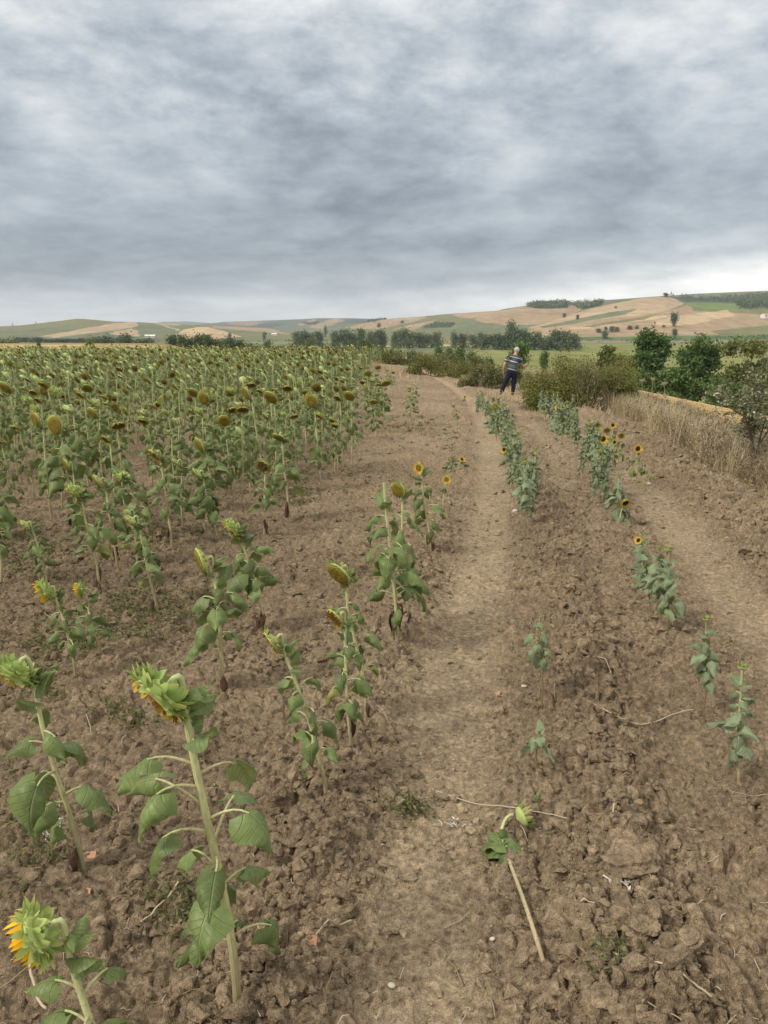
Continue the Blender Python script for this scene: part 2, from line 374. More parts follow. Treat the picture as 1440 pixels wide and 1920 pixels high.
GRN, GRN2, OLV, DRK, PALE = (.135, .15, .085), (.11, .13, .07), (.165, .16, .078), (.055, .075, .04), (.40, .32, .20)
def patch(poly, col, lo=700, hi=9000): PATCH.append((poly, col, lo, hi))
patch([(71, 631), (117, 623), (167, 615), (208, 607), (246, 603.5), (257, 605), (260, 611), (246, 614), (208, 621), (171, 624), (104, 633)], TAN)
patch([(205, 624), (248, 615.5), (261, 621), (262, 630), (225, 631)], TAN)
patch([(290, 606), (330, 607), (340, 610), (300, 609)], TAN2)
patch([(303, 609), (308, 609), (338, 619), (336, 621)], PALE)
patch([(335, 624), (345, 617), (361, 614), (383, 612.5), (395, 613), (419, 620), (452, 632), (400, 635), (340, 634)], TAN3, 900, 1400)
patch([(395, 611), (508, 616), (550, 628), (494, 623), (400, 615)], TAN2, 1000, 3600)
patch([(425, 604), (480, 602), (500, 605), (470, 610), (430, 609)], (.26, .2, .14), 2200, 3600)
patch([(558, 609), (589, 598), (596, 600), (567, 611)], TAN2, 2200, 3600)
patch([(578, 613), (628, 597), (646, 601), (600, 617)], TAN2, 2200, 3600)
patch([(460, 612), (500, 605), (530, 607), (510, 615)], (.09, .10, .09), 2000, 3600)
patch([(645, 598), (720, 598), (700, 606), (650, 606)], (.085, .10, .075), 2000, 3600)
patch([(645, 615), (700, 603), (740, 594), (790, 592), (800, 596), (767, 605), (700, 618)], TAN2, 1300, 2300)
patch([(735, 617), (806, 602), (820, 600), (775, 619)], TAN2, 1300, 2300)
patch([(790, 616), (817, 605), (853, 607), (845, 614)], DRK, 1200, 2300)
patch([(845, 590), (900, 583), (960, 580), (935, 592), (880, 598)], TAN2, 1300, 2300)
patch([(880, 597), (940, 583), (985, 573), (1008, 578), (1067, 569), (1094, 581), (1043, 600), (1004, 608), (958, 610), (900, 604)], TAN2, 950, 1700)
patch([(985, 574), (1063, 566), (1066, 577), (1035, 579), (1000, 578)], DRK, 950, 1750)
patch([(1066, 570), (1130, 563), (1128, 574), (1095, 580)], DRK, 950, 2100)
patch([(989, 615), (1063, 592), (1129, 573), (1214, 557), (1256, 555), (1284, 569), (1253, 582), (1191, 592), (1121, 600), (1035, 619)], TAN, 780, 1300)
patch([(1008, 613), (1082, 598), (1144, 585), (1191, 579), (1172, 589), (1098, 603), (1028, 617)], GRN, 780, 1300)
patch([(990, 619), (1121, 601), (1253, 583), (1290, 571), (1300, 582), (1440, 590), (1600, 585), (1600, 618), (1440, 626), (1000, 634)], TAN2, 780, 1300)
patch([(1060, 615), (1200, 597), (1260, 590), (1250, 596), (1150, 609), (1080, 618)], TAN3, 780, 1300)
patch([(1090, 612), (1190, 596), (1240, 588), (1210, 599), (1110, 614)], OLV, 780, 1300)
patch([(1225, 603), (1273, 592), (1362, 581), (1376, 591), (1308, 607), (1240, 612)], TAN3, 780, 1300)
patch([(1290, 568), (1405, 567), (1390, 582), (1316, 580)], (.15, .19, .07), 780, 2100)
patch([(1250, 556), (1330, 558), (1440, 556), (1600, 556), (1600, 570), (1400, 568), (1290, 567)], DRK, 780, 2100)
patch([(1330, 620), (1440, 610), (1600, 605), (1600, 630), (1350, 630)], OLV, 780, 1300)
patch([(900, 634), (1440, 629), (1600, 629), (1600, 637), (900, 639)], (.10, .15, .055), 500, 1300)
patch([(880, 639), (1440, 637.5), (1600, 638), (1600, 642), (880, 644)], (.24, .2, .15), 400, 1300)
patch([(880, 645), (1600, 642), (1600, 720), (880, 720)], (.19, .195, .075), 150, 900)
patch([(450, 641), (900, 641), (900, 644), (450, 645)], (.18, .2, .09), 300, 900)
patch([(560, 648), (900, 645), (900, 649), (560, 653)], (.36, .29, .17), 260, 900)
patch([(450, 655), (760, 652), (760, 664), (450, 668)], (.17, .21, .08), 200, 900)
patch([(300, 668), (760, 665), (760, 690), (300, 690)], (.33, .24, .14), 100, 420)
patch([(-200, 645.5), (250, 646), (300, 651), (330, 662), (-200, 662)], (.40, .29, .15), 40, 175)
patch([(200, 649), (300, 654), (420, 670), (330, 690), (220, 660)], (.19, .2, .07), 60, 175)
def in_poly(u, v, poly):
    res = np.zeros(u.shape, bool); n = len(poly)
    for i in range(n):
        (x1, y1), (x2, y2) = poly[i], poly[(i+1) % n]
        if y1 == y2: continue
        res ^= ((y1 > v) != (y2 > v)) & (u < (x2 - x1)*(v - y1)/(y2 - y1) + x1)
    return res
def hill_z(x, y):
    yy = np.maximum(y, 1); u = 720 + F_PX*x/(yy*CP); z = np.full(x.shape, -1e3)
    for sky_, d0, d1 in HILLS:
        us, vs = zip(*sky_); vt = np.interp(u, us, vs); b = (960 - vt)/F_PX
        zt = EYE + d1*(-SP_ + b*CP)/(CP + b*SP_)
        nn = (fbm(x/160, y/160, 31, 4) - .5)*9
        edge = ss(us[0] - 60, us[0] + 30, u)*(1 - ss(us[-1] - 30, us[-1] + 60, u))
        t = np.clip((y - d0)/(d1 - d0), 0, 1); prof = .55*t + .45*ss(0, 1, t)
        zz_ = -14 + (zt + 14)*prof*edge + nn*prof*(1 - prof)*4*.6
        z = np.maximum(z, zz_ - (np.maximum(zt + 14, 0)*.9)*ss(d1*1.03, d1*1.9, y))
    return z
def far_height(x, y):
    z = height(x, y); far = ss(300, 600, y)
    return np.maximum(z + far*(fbm(x/90, y/90, 3, 3) - .5)*1.5, np.where(y > 700, hill_z(x, y), -1e3))
FAN_T = .80
def fan_inside(x, y): return (np.abs(x) < FAN_T*(y + 2) - .6) & (y > .9) & (y < 59)
def soil_mask(x, y):       # 1 on worked soil, 0 on the dry bank and beyond the field
    p = pp(x, y) - .35*cy(y) + (fbm(x*.8, y*.8, 77, 3) - .5)*.9
    return (1 - ss(2.5, 3.1, p))*(1 - ss(49, 53, y + (fbm(x*.2, y*.2, 5, 2) - .5)*4 + .16*np.clip(x + 6, 0, 30)))
def track_mask(x, y):
    q_ = pp(x, y) - cy(y) + (fbm(x*1.3, y*.5, 41, 2) - .5)*.12
    a = np.exp(-((q_ + .19)/.21)**4); b = np.exp(-((q_ - 1.55)/.22)**4)*ss(2.6, 4.2, y)
    return np.clip(a + .8*b, 0, 1)*(.75 + .5*(fbm(x*2.2, y*1.1, 52, 3) - .35))
SOIL, TRACK, DRYG = np.array((.345, .254, .158)), np.array((.465, .355, .222)), np.array((.36, .26, .14))
def near_color(x, y):
    tm = np.clip(track_mask(x, y), 0, 1)[..., None]; sm = soil_mask(x, y)[..., None]
    n = fbm(x*.9, y*.9, 61, 4)[..., None]
    left = ss(-.6, -1.6, pp(x, y))[..., None]
    base = SOIL*(.74 + .52*n)*(1 - .06*left)
    lt = ss(.50, .72, fbm(x*.7 + 9, y*.55, 88, 4))[..., None]*.6
    base = base*(1 - lt) + TRACK*.88*lt
    c = base*(1 - tm) + TRACK*tm
    bank = ss(5.5, 7.5, pp(x, y))[..., None]
    dry = DRYG*(.72 + .4*n)*(1 - bank) + np.array((.52, .36, .155))*(.85 + .3*n)*bank
    return c*sm + dry*(1 - sm)

ts = np.concatenate([[-1.25, -1.05, -.9, -.78, -.70], np.linspace(-.64, .64, 1150), [.70, .78, .9, 1.05, 1.25]])
ys = np.concatenate([[-60, -25, -10, -4, -1.5, 0], np.geomspace(.8, 60, 150), np.geomspace(61, 700, 190), np.geomspace(706, 2250, 330), np.geomspace(2275, 9000, 110)])
X = ts[None]*np.maximum(ys + 3, 3)[:, None]; Y = np.repeat(ys[:, None], len(ts), 1)
Z = far_height(X, Y); sh = Z.shape
Z = Z - .35*(fan_inside(X, Y))
u_, v_ = project(X, Y, Z); near = near_color(X.ravel(), Y.ravel()).reshape(*sh, 3)
wob = (fbm(X/60, Y/60, 12, 3) - .5)
uu, vv = u_ + wob*14, v_ + (fbm(X/40, Y/40, 14, 3) - .5)*2.2
gn = fbm(X/220, Y/120, 19, 4)[..., None]
fc = np.array(GRN)*(1 - ss(.42, .58, gn)) + np.array(OLV)*ss(.42, .58, gn)
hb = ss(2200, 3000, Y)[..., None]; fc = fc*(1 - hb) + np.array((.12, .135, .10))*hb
for poly, col, lo, hi in PATCH:
    k = in_poly(uu, vv, poly) & (Y > lo) & (Y < hi); fc[k] = np.array(col)*(.85 + .3*gn[k])
nf = ss(70, 110, Y)[..., None]*(1 - 0)
midc = np.array((.30, .23, .12))*(1 - ss(.4, .62, gn)) + np.array((.15, .17, .06))*ss(.4, .62, gn)
near = near*(1 - ss(60, 75, Y)[..., None]) + midc*ss(60, 75, Y)[..., None]
fz = ss(180, 260, Y)[..., None]
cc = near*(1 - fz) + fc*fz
for poly, col, lo, hi in PATCH:
    k = in_poly(uu, vv, poly) & (Y > lo) & (Y < min(hi, 300)); cc[k] = np.array(col)*(.85 + .3*gn[k])
stub = (pp(X, Y) > 6.5) & (Y > 15) & (Y < 92); cc[stub] = np.array((.50, .345, .15))*(.8 + .4*fbm(X*.15, Y*1.2, 23, 3)[stub])[:, None]
def grid_faces(r, c):
    i = np.arange(r-1)[:, None]*c; j = np.arange(c-1)[None]
    return np.stack([i+j, i+j+1, i+c+j+1, i+c+j], -1).reshape(-1, 4)
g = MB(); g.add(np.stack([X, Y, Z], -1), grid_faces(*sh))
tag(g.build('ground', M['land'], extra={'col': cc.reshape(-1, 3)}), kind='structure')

# ------------------------------------------------------------------ the worked soil of the field: real clods, crusts and cracks
ysr = [.75]
while ysr[-1] < 12: ysr.append(ysr[-1] + .0034*ysr[-1] + .0016)
while ysr[-1] < 61: ysr.append(ysr[-1] + .0065*ysr[-1])
ysr = np.array(ysr); tsr = np.linspace(-FAN_T, FAN_T, 1150)
X = tsr[None]*(ysr + 2)[:, None]; Y = np.repeat(ysr[:, None], len(tsr), 1)
sh = X.shape; x, y = X.ravel(), Y.ravel()
def rough_mask(x, y):
    q_ = pp(x, y) - cy(y); tm = np.clip(track_mask(x, y)*1.1, 0, 1)
    r = .62 + .55*(fbm(x*.55, y*.55, 91, 3) - .5)
    r = r + .75*np.exp(-((q_ - .42)/.17)**2) + .25*np.exp(-((q_ + .62)/.16)**2) + .2*np.exp(-((q_ - .95)/.2)**2) + .8*np.exp(-((q_ - 2.3)/.42)**2)
    return np.clip(r, .1, 1.5)*(1 - .80*tm)
def soil_rel(x, y):
    q_ = pp(x, y) - cy(y); tm = np.clip(track_mask(x, y), 0, 1); sm = soil_mask(x, y)
    h = (fbm(x*1.1, y*1.1, 4, 3) - .5)*.07 - .018*tm
    h = h + .055*np.exp(-((q_ - .42)/.2)**2) + .03*np.exp(-((q_ + .6)/.18)**2) + .03*np.exp(-((q_ - .95)/.2)**2) + .13*np.exp(-((q_ - 2.45)/.45)**2)
    return h*(.3 + .7*sm)
rm = rough_mask(x, y)
wx, wy = x + (fbm(x*9, y*9, 21, 4) - .5)*.09 + (vnoise(x*55, y*55, 23) - .5)*.012, y + (fbm(x*9 + 5, y*9, 22, 4) - .5)*.09 + (vnoise(x*55, y*55, 24) - .5)*.012
hgt = soil_rel(x, y)
for cell, amp, fill, sd_ in ((.155, .040, .42, 101), (.07, .028, .7, 202), (.031, .015, .85, 303)):
    f1, f2, rid, ox, oy = worley(wx/cell, wy/cell, sd_)
    dome = ss(0, .16, f2 - f1)*np.clip(1.15 - (f1/.62)**2, 0, 1); on = (rid < fill)
    ta, tb = ((rid*53.7) % 1 - .5)*1.7, ((rid*91.3) % 1 - .5)*1.7
    hgt = hgt + rm*amp*(dome*np.where(on, np.clip(.35 + .75*((rid*7.31) % 1) + ta*ox + tb*oy, .05, 1.5), 0.08))
    if cell > .05: hgt = hgt - rm*.30*amp*np.exp(-((f2 - f1)/.09)**2)
hgt = hgt + (.25 + rm)*.024*(fbm(x*24, y*24, 71, 4) - .5) + .008*(fbm(x*70, y*70, 72, 2) - .5)
hgt = hgt*(.35 + .65*soil_mask(x, y))
edge = ss(61, 56, y)
z = height(x, y) + hgt*edge - .06*(1 - edge)
SOILG = (ysr, tsr, (hgt*edge).reshape(sh))
def soil_z(xq, yq):         # finished surface height at a point
    ysr_, tsr_, hh = SOILG; xq = np.asarray(xq, float); yq = np.asarray(yq, float)
    i = np.clip(np.searchsorted(ysr_, yq) - 1, 0, len(ysr_) - 2); t = xq/(yq + 2)
    j = np.clip(np.searchsorted(tsr_, t) - 1, 0, len(tsr_) - 2)
    ok = (yq > .75) & (yq < 60) & (np.abs(t) < FAN_T)
    return height(xq, yq) + np.where(ok, hh[i, j], 0)
cs = near_color(x, y)
cs = cs*(.84 + .32*((rid*3.7) % 1))[:, None]     # crumbs differ a little in colour
g = MB(); g.add(np.stack([x, y, z], -1), grid_faces(*sh))
tag(g.build('soil', M['soil'], extra={'col': cs}), kind='structure')

# loose clods lying on the soil
def ico(sub):
    import bmesh
    bm = bmesh.new(); bmesh.ops.create_icosphere(bm, subdivisions=sub, radius=1)
    v = np.array([k.co[:] for k in bm.verts]); f = np.array([[l.index for l in k.verts] for k in bm.faces]); bm.free(); return v, f
def n3(v, s, seed): return (fbm(v[:, 0]*s + v[:, 2]*1.7*s, v[:, 1]*s - v[:, 2]*1.3*s, seed, 3) - .5)
CL = {}
for sub in (1, 2, 3):
    v, f = ico(sub); CL[sub] = []
    for k in range(7):
        u2 = v.copy()
        for _ in range(8):
            nn = RNG.normal(size=3); nn /= np.linalg.norm(nn); ex = np.maximum(u2 @ nn - RNG.uniform(.40, .70), 0); u2 = u2 - ex[:, None]*nn
        s_ = 1.25 + n3(v, 1.3, 400 + k)*.8 + n3(v, 3.3, 440 + k)*.7; u2 = u2*s_[:, None]*np.array([1, RNG.uniform(.7, 1), RNG.uniform(.55, .8)])
        CL[sub].append((u2, f))
def rotz(n, rng):
    a = rng.uniform(0, 2*math.pi, n); b = rng.normal(0, .35, n); ca, sa, cb_, sb = np.cos(a), np.sin(a), np.cos(b), np.sin(b)
    R = np.zeros((n, 3, 3)); R[:, 0, 0] = ca; R[:, 0, 1] = -sa*cb_; R[:, 0, 2] = sa*sb; R[:, 1, 0] = sa; R[:, 1, 1] = ca*cb_; R[:, 1, 2] = -ca*sb; R[:, 2, 1] = sb; R[:, 2, 2] = cb_
    return R
def scatter_clods(n, y0, y1, smin, smax, sub, seed, mb, cols, band=None):
    rng = np.random.default_rng(seed); yy = y0*np.exp(rng.uniform(0, 1, n*4)*math.log(y1/y0)); xx = rng.uniform(-.62, .62, n*4)*(yy + .8)
    if band: xx = rng.normal(*band, n*4) + .165*yy + cy(yy)
    keep = rng.uniform(0, 1.35, n*4)*(.25 if band else 1) < (.14 + rough_mask(xx, yy)**1.5)*soil_mask(xx, yy)*(.35 + .9*ss(.45, .6, fbm(xx*1.6, yy*1.6, 93, 3))); xx, yy = xx[keep][:n], yy[keep][:n]; k = len(xx)
    sz = smin*(smax/smin)**(rng.uniform(0, 1, k)**2.4); zz_ = soil_z(xx, yy) + sz*.12; R = rotz(k, rng); which = rng.integers(0, 7, k)
    nc = near_color(xx, yy)*rng.uniform(.85, 1.25, k)[:, None]
    for j in range(7):
        s = which == j
        if not s.any(): continue
        v, f = CL[sub][j]; m = s.sum()
        P = np.einsum('nij,vj->nvi', R[s], v)*sz[s][:, None, None] + np.stack([xx[s], yy[s], zz_[s]], -1)[:, None]
        mb.add(P.reshape(-1, 3), (f[None] + (np.arange(m)*len(v))[:, None, None]).reshape(-1, 3)); cols.append(np.repeat(nc[s], len(v), 0))
g = MB(); cols = []
scatter_clods(4200, 1.1, 4.2, .006, .034, 2, 1, g, cols)
scatter_clods(17000, 1.1, 6.0, .0035, .012, 1, 2, g, cols)
scatter_clods(9500, 3.5, 18, .010, .045, 1, 3, g, cols)
scatter_clods(950, 1.2, 6.5, .010, .042, 2, 4, g, cols, (.42, .10)); scatter_clods(500, 1.4, 7, .010, .035, 2, 5, g, cols, (-.62, .11)); scatter_clods(900, 4, 16, .02, .07, 2, 6, g, cols, (2.35, .3))
tag(g.build('soil_clods', M['soil'], extra={'col': np.concatenate(cols)}, smooth=False), 'crumbled earth clods strewn over the ploughed soil', 'soil clods', kind='stuff')
def big_clod(u, v, s, label, seed, grp=None):
    q_ = G(u, v); vv_, f = ico(4); r = 1 + n3(vv_, .9, seed)*1.0 + n3(vv_, 2.6, seed + 1)*.55 + n3(vv_, 8, seed + 2)*.22
    m_ = MB(); m_.add(vv_*r[:, None]*np.array([1, .85, .62])*s, f)
    o = m_.build('earth_clod', M['soil'], smooth=False, extra={'col': np.tile(np.array(SOIL)*1.2, (len(vv_), 1))}); o.location = (q_[0], q_[1], float(soil_z(q_[0], q_[1])) + s*.42)
    o.rotation_euler = (0, 0, seed); tag(o, label, 'earth clod', grp)
big_clod(1178, 1678, .066, 'largest round clod of brown earth, right of the cut sunflower lying on the track', 3)
big_clod(1195, 1795, .040, 'jagged earth clod among the crumbled ridge below the largest clod', 13)
big_clod(1290, 1830, .038, 'broad earth clod nearest the bottom right corner of the photo', 23)
big_clod(1150, 1535, .034, 'dark earth clod beside a pale straw, above the largest round clod', 33)

# ------------------------------------------------------------------ sunflowers
def frame(f, up=(0, 0, 1.)):
    f = nrm(f); s = np.cross(f, up)
    if np.linalg.norm(s) < .05: s = np.cross(f, (0, 1., 0))
    s = nrm(s); return f, s, np.cross(s, f)
def leaf_mesh(mb, base, az, pet, L, Wd, rise, droop, rng, nr=9, nc=7, mp=1, ml=0, tint=.5, psides=5, fold=None, prad=.0032):
    """one petiole arching out of the stem with a drooping heart-shaped blade"""
    h = np.array([math.cos(az), math.sin(az), 0]); up = np.array([0, 0, 1.]); side = np.array([-h[1], h[0], 0])
    d0 = h*math.cos(rise) + up*math.sin(rise)
    tw = rng.normal(0, .18)
    end_dir = nrm(h*math.cos(rise - droop*.55) + up*math.sin(rise - droop*.55) + side*tw)
    b = np.asarray(base, float); e = b + d0*pet*.62 + end_dir*pet*.38
    if pet > 0.004: tube(mb, bez(b, b + d0*pet*.4, e - end_dir*pet*.3, e, 6 if psides > 3 else 4), np.linspace(prad, prad*.62, 6 if psides > 3 else 4), psides, mp, False, tint)
    t = np.linspace(0, 1, nr); mid = [e]; dirs = []; ang0 = math.asin(np.clip(end_dir[2], -1, 1)); hd = nrm([end_dir[0], end_dir[1], 0])
    for i in range(nr):
        a = ang0 - droop*.75*t[i]**.8
        a = max(a, -1.75); dirs.append(hd*math.cos(a) + up*math.sin(a))
        if i: mid.append(mid[-1] + dirs[i]*L/(nr-1))
    wv = np.sin(np.pi*np.clip(t, 0, 1)**.50)**.85*(1 - .10*t); wv[0] = .42; wv[-1] = .02
    fold = rng.uniform(.3, 1.25) if fold is None else fold; wave = rng.uniform(.14, .36); ph = rng.uniform(0, 6.28, 3); roll = rng.normal(0, .45)
    sN = nrm(np.cross(hd, up)); V = []; U = []
    for i in range(nr):
        f = dirs[i]; n = np.cross(sN, f); s0 = sN*math.cos(roll) + n*math.sin(roll); n0 = np.cross(s0, f)
        for j in range(nc):
            s = -1 + 2*j/(nc-1); w_ = wv[i]*Wd*.5*(1 + .07*math.sin(9*t[i] + ph[0]) + (.035 if i % 2 else -.035)*(nr > 8))
            a = fold*abs(s)**1.2
            lat, dn = w_*s*math.cos(a*.9), -w_*abs(s)*math.sin(a)
            back = -.30*L*abs(s)**1.6*max(0, 1 - t[i]*1.6)**2
            wob = wave*Wd*.5*abs(s)*math.sin(7*t[i] + 2.2*s + ph[1]) + .035*Wd*math.sin(15*t[i] + 3*abs(s) + ph[0])*abs(s) + .05*Wd*math.sin(3.1*s + 4*t[i] + ph[2])*abs(s)
            V.append(mid[i] + s0*lat + n0*(dn + wob) + f*back); U.append((.5 + .5*s*wv[i], t[i]))
    i = np.arange(nr-1)[:, None]*nc; j = np.arange(nc-1)[None]
    mb.add(V, np.stack([i+j, i+j+1, i+nc+j+1, i+nc+j], -1).reshape(-1, 4), ml, U, tint)
def blade(mb, base, d0, n0, L, W_, curl, rng, n=4, mat=0, tint=.5, sag=0.0, cup=.25):
    f, n = nrm(d0), n0; V = []; p = np.asarray(base, float); K = 5
    s = nrm(np.cross(f, n)); m = nrm(np.cross(s, f))
    for i in range(K):
        t = i/(K-1); w_ = W_*.5*(math.sin(math.pi*min(1, t*.78 + .22))**.8 if i < K-1 else .03)
        V += [p - s*w_ + m*cup*w_, p.copy(), p + s*w_ + m*cup*w_]
        f2 = nrm(f*math.cos(curl/K) + m*math.sin(curl/K) + np.array([0, 0, -sag/K])); m = nrm(m - f2*np.dot(m, f2)); f = f2; p = p + f*L/(K-1)
    q_ = []
    for i in range(K-1):
        a = i*3; q_ += [(a, a+1, a+4, a+3), (a+1, a+2, a+5, a+4)]
    mb.add(V, q_, mat, [(j/2, i/(K-1)) for i in range(K) for j in range(3)], tint)
def revolve(mb, C, a, e1, e2, prof, seg, mat, rng, wob=.05, uvr=1.0):
    th = np.arange(seg)*2*math.pi/seg; ph = rng.uniform(0, 6.28, 2)
    wb = 1 + wob*np.sin(2*th + ph[0]) + wob*.6*np.sin(3*th + ph[1]); V = []; U = []
    for r, ax in prof:
        V.append(C + (np.cos(th)*r*wb)[:, None]*e1 + (np.sin(th)*r*wb)[:, None]*e2 + a*ax); U += [(r/uvr, .5)]*seg
    n = len(prof); i = np.arange(n-1)[:, None]*seg; j = np.arange(seg)[None]; k = (j+1) % seg
    mb.add(np.concatenate(V), np.stack([i+j, i+k, i+seg+k, i+seg+j], -1).reshape(-1, 4), mat, U)
def head_parts(C, a, R, kind, rng, seg=22):
    """returns mesh builders: back, disc, bracts, petals"""
    a = nrm(a); _, e1, e2 = frame(a); C = np.asarray(C, float); bk, di, br, pe = MB(), MB(), MB(), MB()
    revolve(bk, C, a, e1, e2, [(.10*R, -.55*R), (.22*R, -.46*R), (.55*R, -.36*R), (.88*R, -.2*R), (1.0*R, .0), (.98*R, .06*R), (.9*R, .06*R)], seg, 0, rng)
    bulge = {'mature': .22, 'dark': .05, 'green': .05}.get(kind, .12)
    revolve(di, C, a, e1, e2, [(.97*R, .04*R), (.86*R, .04*R + bulge*.5*R), (.6*R, .04*R + bulge*.95*R), (.3*R, .04*R + bulge*.9*R), (.02*R, .04*R + bulge*.75*R)], seg, 0, rng, uvr=R)
    rings = {'mature': [(1.0, -.04, 20, .32, .85), (.97, -.14, 12, .3, .5)], 'dark': [(1.0, -.02, 22, .45, .8), (.95, -.14, 18, .42, .4)],
             'green': [(1.0, 0, 28, .40, .9), (.92, -.12, 26, .46, .55), (.72, -.24, 18, .55, .25), (.45, -.36, 10, .45, .05)],
             'flower': [(.98, -.06, 18, .5, .6), (.85, -.2, 14, .45, .3)],
             'opening': [(1.0, 0, 24, .62, 1.15), (.94, -.12, 22, .6, .8), (.74, -.24, 18, .55, .35), (.45, -.36, 10, .45, .05)], 'bud': [(.95, 0, 18, .9, 1.3), (.8, -.15, 14, .8, .9)]}[kind]
    for rr, ax, n, ln, out in rings:
        o = rng.uniform(0, 6.28)
        for k in range(n):
            th = o + (k + rng.uniform(-.3, .3))*2*math.pi/n; rd = math.cos(th)*e1 + math.sin(th)*e2
            spread = out + rng.normal(0, .28); dr = rd*math.cos(spread - .9) + a*math.sin(spread - .9)
            if kind == 'bud': dr = rd*.45 + a*(.4 + out*.4)
            blade(br, C + rd*rr*R + a*ax*R, dr, -a if kind != 'bud' else -rd, R*ln*rng.uniform(.75, 1.3), R*rng.uniform(.22, .32)*(1.45 if kind in ('green', 'opening') else 1), rng.normal(.35, .6), rng, tint=rng.uniform(0, 1), sag=.15)
    if kind in ('flower', 'green', 'dark', 'opening'):
        n = {'flower': 30, 'green': 40, 'dark': 26, 'opening': 34}[kind]
        for k in range(n):
            th = (k + rng.uniform(-.3, .3))*2*math.pi/n; rd = math.cos(th)*e1 + math.sin(th)*e2
            if kind == 'flower': L, dr, sag = R*rng.uniform(.75, 1.15), rd + a*rng.uniform(0, .5), .25
            elif kind == 'opening': L, dr, sag = R*rng.uniform(.5, .85), rd*rng.uniform(.2, .8) + a*rng.uniform(.6, 1.1), .25
            else: L, dr, sag = R*rng.uniform(.14, .34), rd*rng.uniform(.1, .8) + a*rng.uniform(.3, .9), .5
            blade(pe, C + rd*.96*R + a*.05*R, dr, -a, L, R*rng.uniform(.16, .26), rng.normal(-.2, .5), rng, tint=rng.uniform(0, 1), sag=sag)
    return bk, di, br, pe
DISC = {'mature': 'disc_ochre', 'dark': 'disc_brown', 'green': 'disc_brown', 'flower': 'disc_dark', 'bud': 'disc_brown', 'opening': 'disc_brown'}
def stem_path(top_attach, facing, rng, k=1.0, nod=True, wig=.022):
    A = np.asarray(top_attach, float); fh = nrm([facing[0], facing[1], 0.0]) if abs(facing[2]) < .98 else np.array([1., 0, 0])
    if nod:
        T0 = A - fh*.026*k + np.array([0, 0, -.062*k]); low = bez(np.zeros(3), np.array([T0[0]*.12 + rng.normal(0, wig), T0[1]*.12 + rng.normal(0, wig), T0[2]*.38]), T0*np.array([.75, .75, 1]) + np.array([rng.normal(0, wig*.6), rng.normal(0, wig*.6), -T0[2]*.30]), T0, 12)
        dT = nrm(low[-1] - low[-2]); arc = bez(T0, T0 + dT*.050*k, A - nrm(facing)*.036*k + np.array([0, 0, .012*k]), A, 8)[1:]
        return np.concatenate([low, arc]), 12
    low = bez(np.zeros(3), np.array([rng.normal(0, wig), rng.normal(0, wig), A[2]*.35]), A*np.array([.8, .8, .7]), A, 14)
    return low, 13
def sample(path, t):
    dd = np.concatenate([[0], np.cumsum(np.linalg.norm(np.diff(path, axis=0), axis=1))]); return np.array([np.interp(t*dd[-1], dd, path[:, i]) for i in range(3)])
def add_head(root, C, facing, R, kind, rng, name='flower_head', seg=22, disc=None):
    bk, di, br, pe = head_parts(C, facing, R, kind, rng, seg)
    h = bk.build(name, M['receptacle'], root)
    if kind != 'bud': di.build('disc', M[disc or DISC[kind]], h)
    br.build('bracts', M['bract'] if kind in ('green', 'flower', 'opening') else M['bract_dull'], h)
    if pe.n: pe.build('petals', M['petal'] if kind in ('flower', 'opening') else M['petal_dry'], h)
    return h
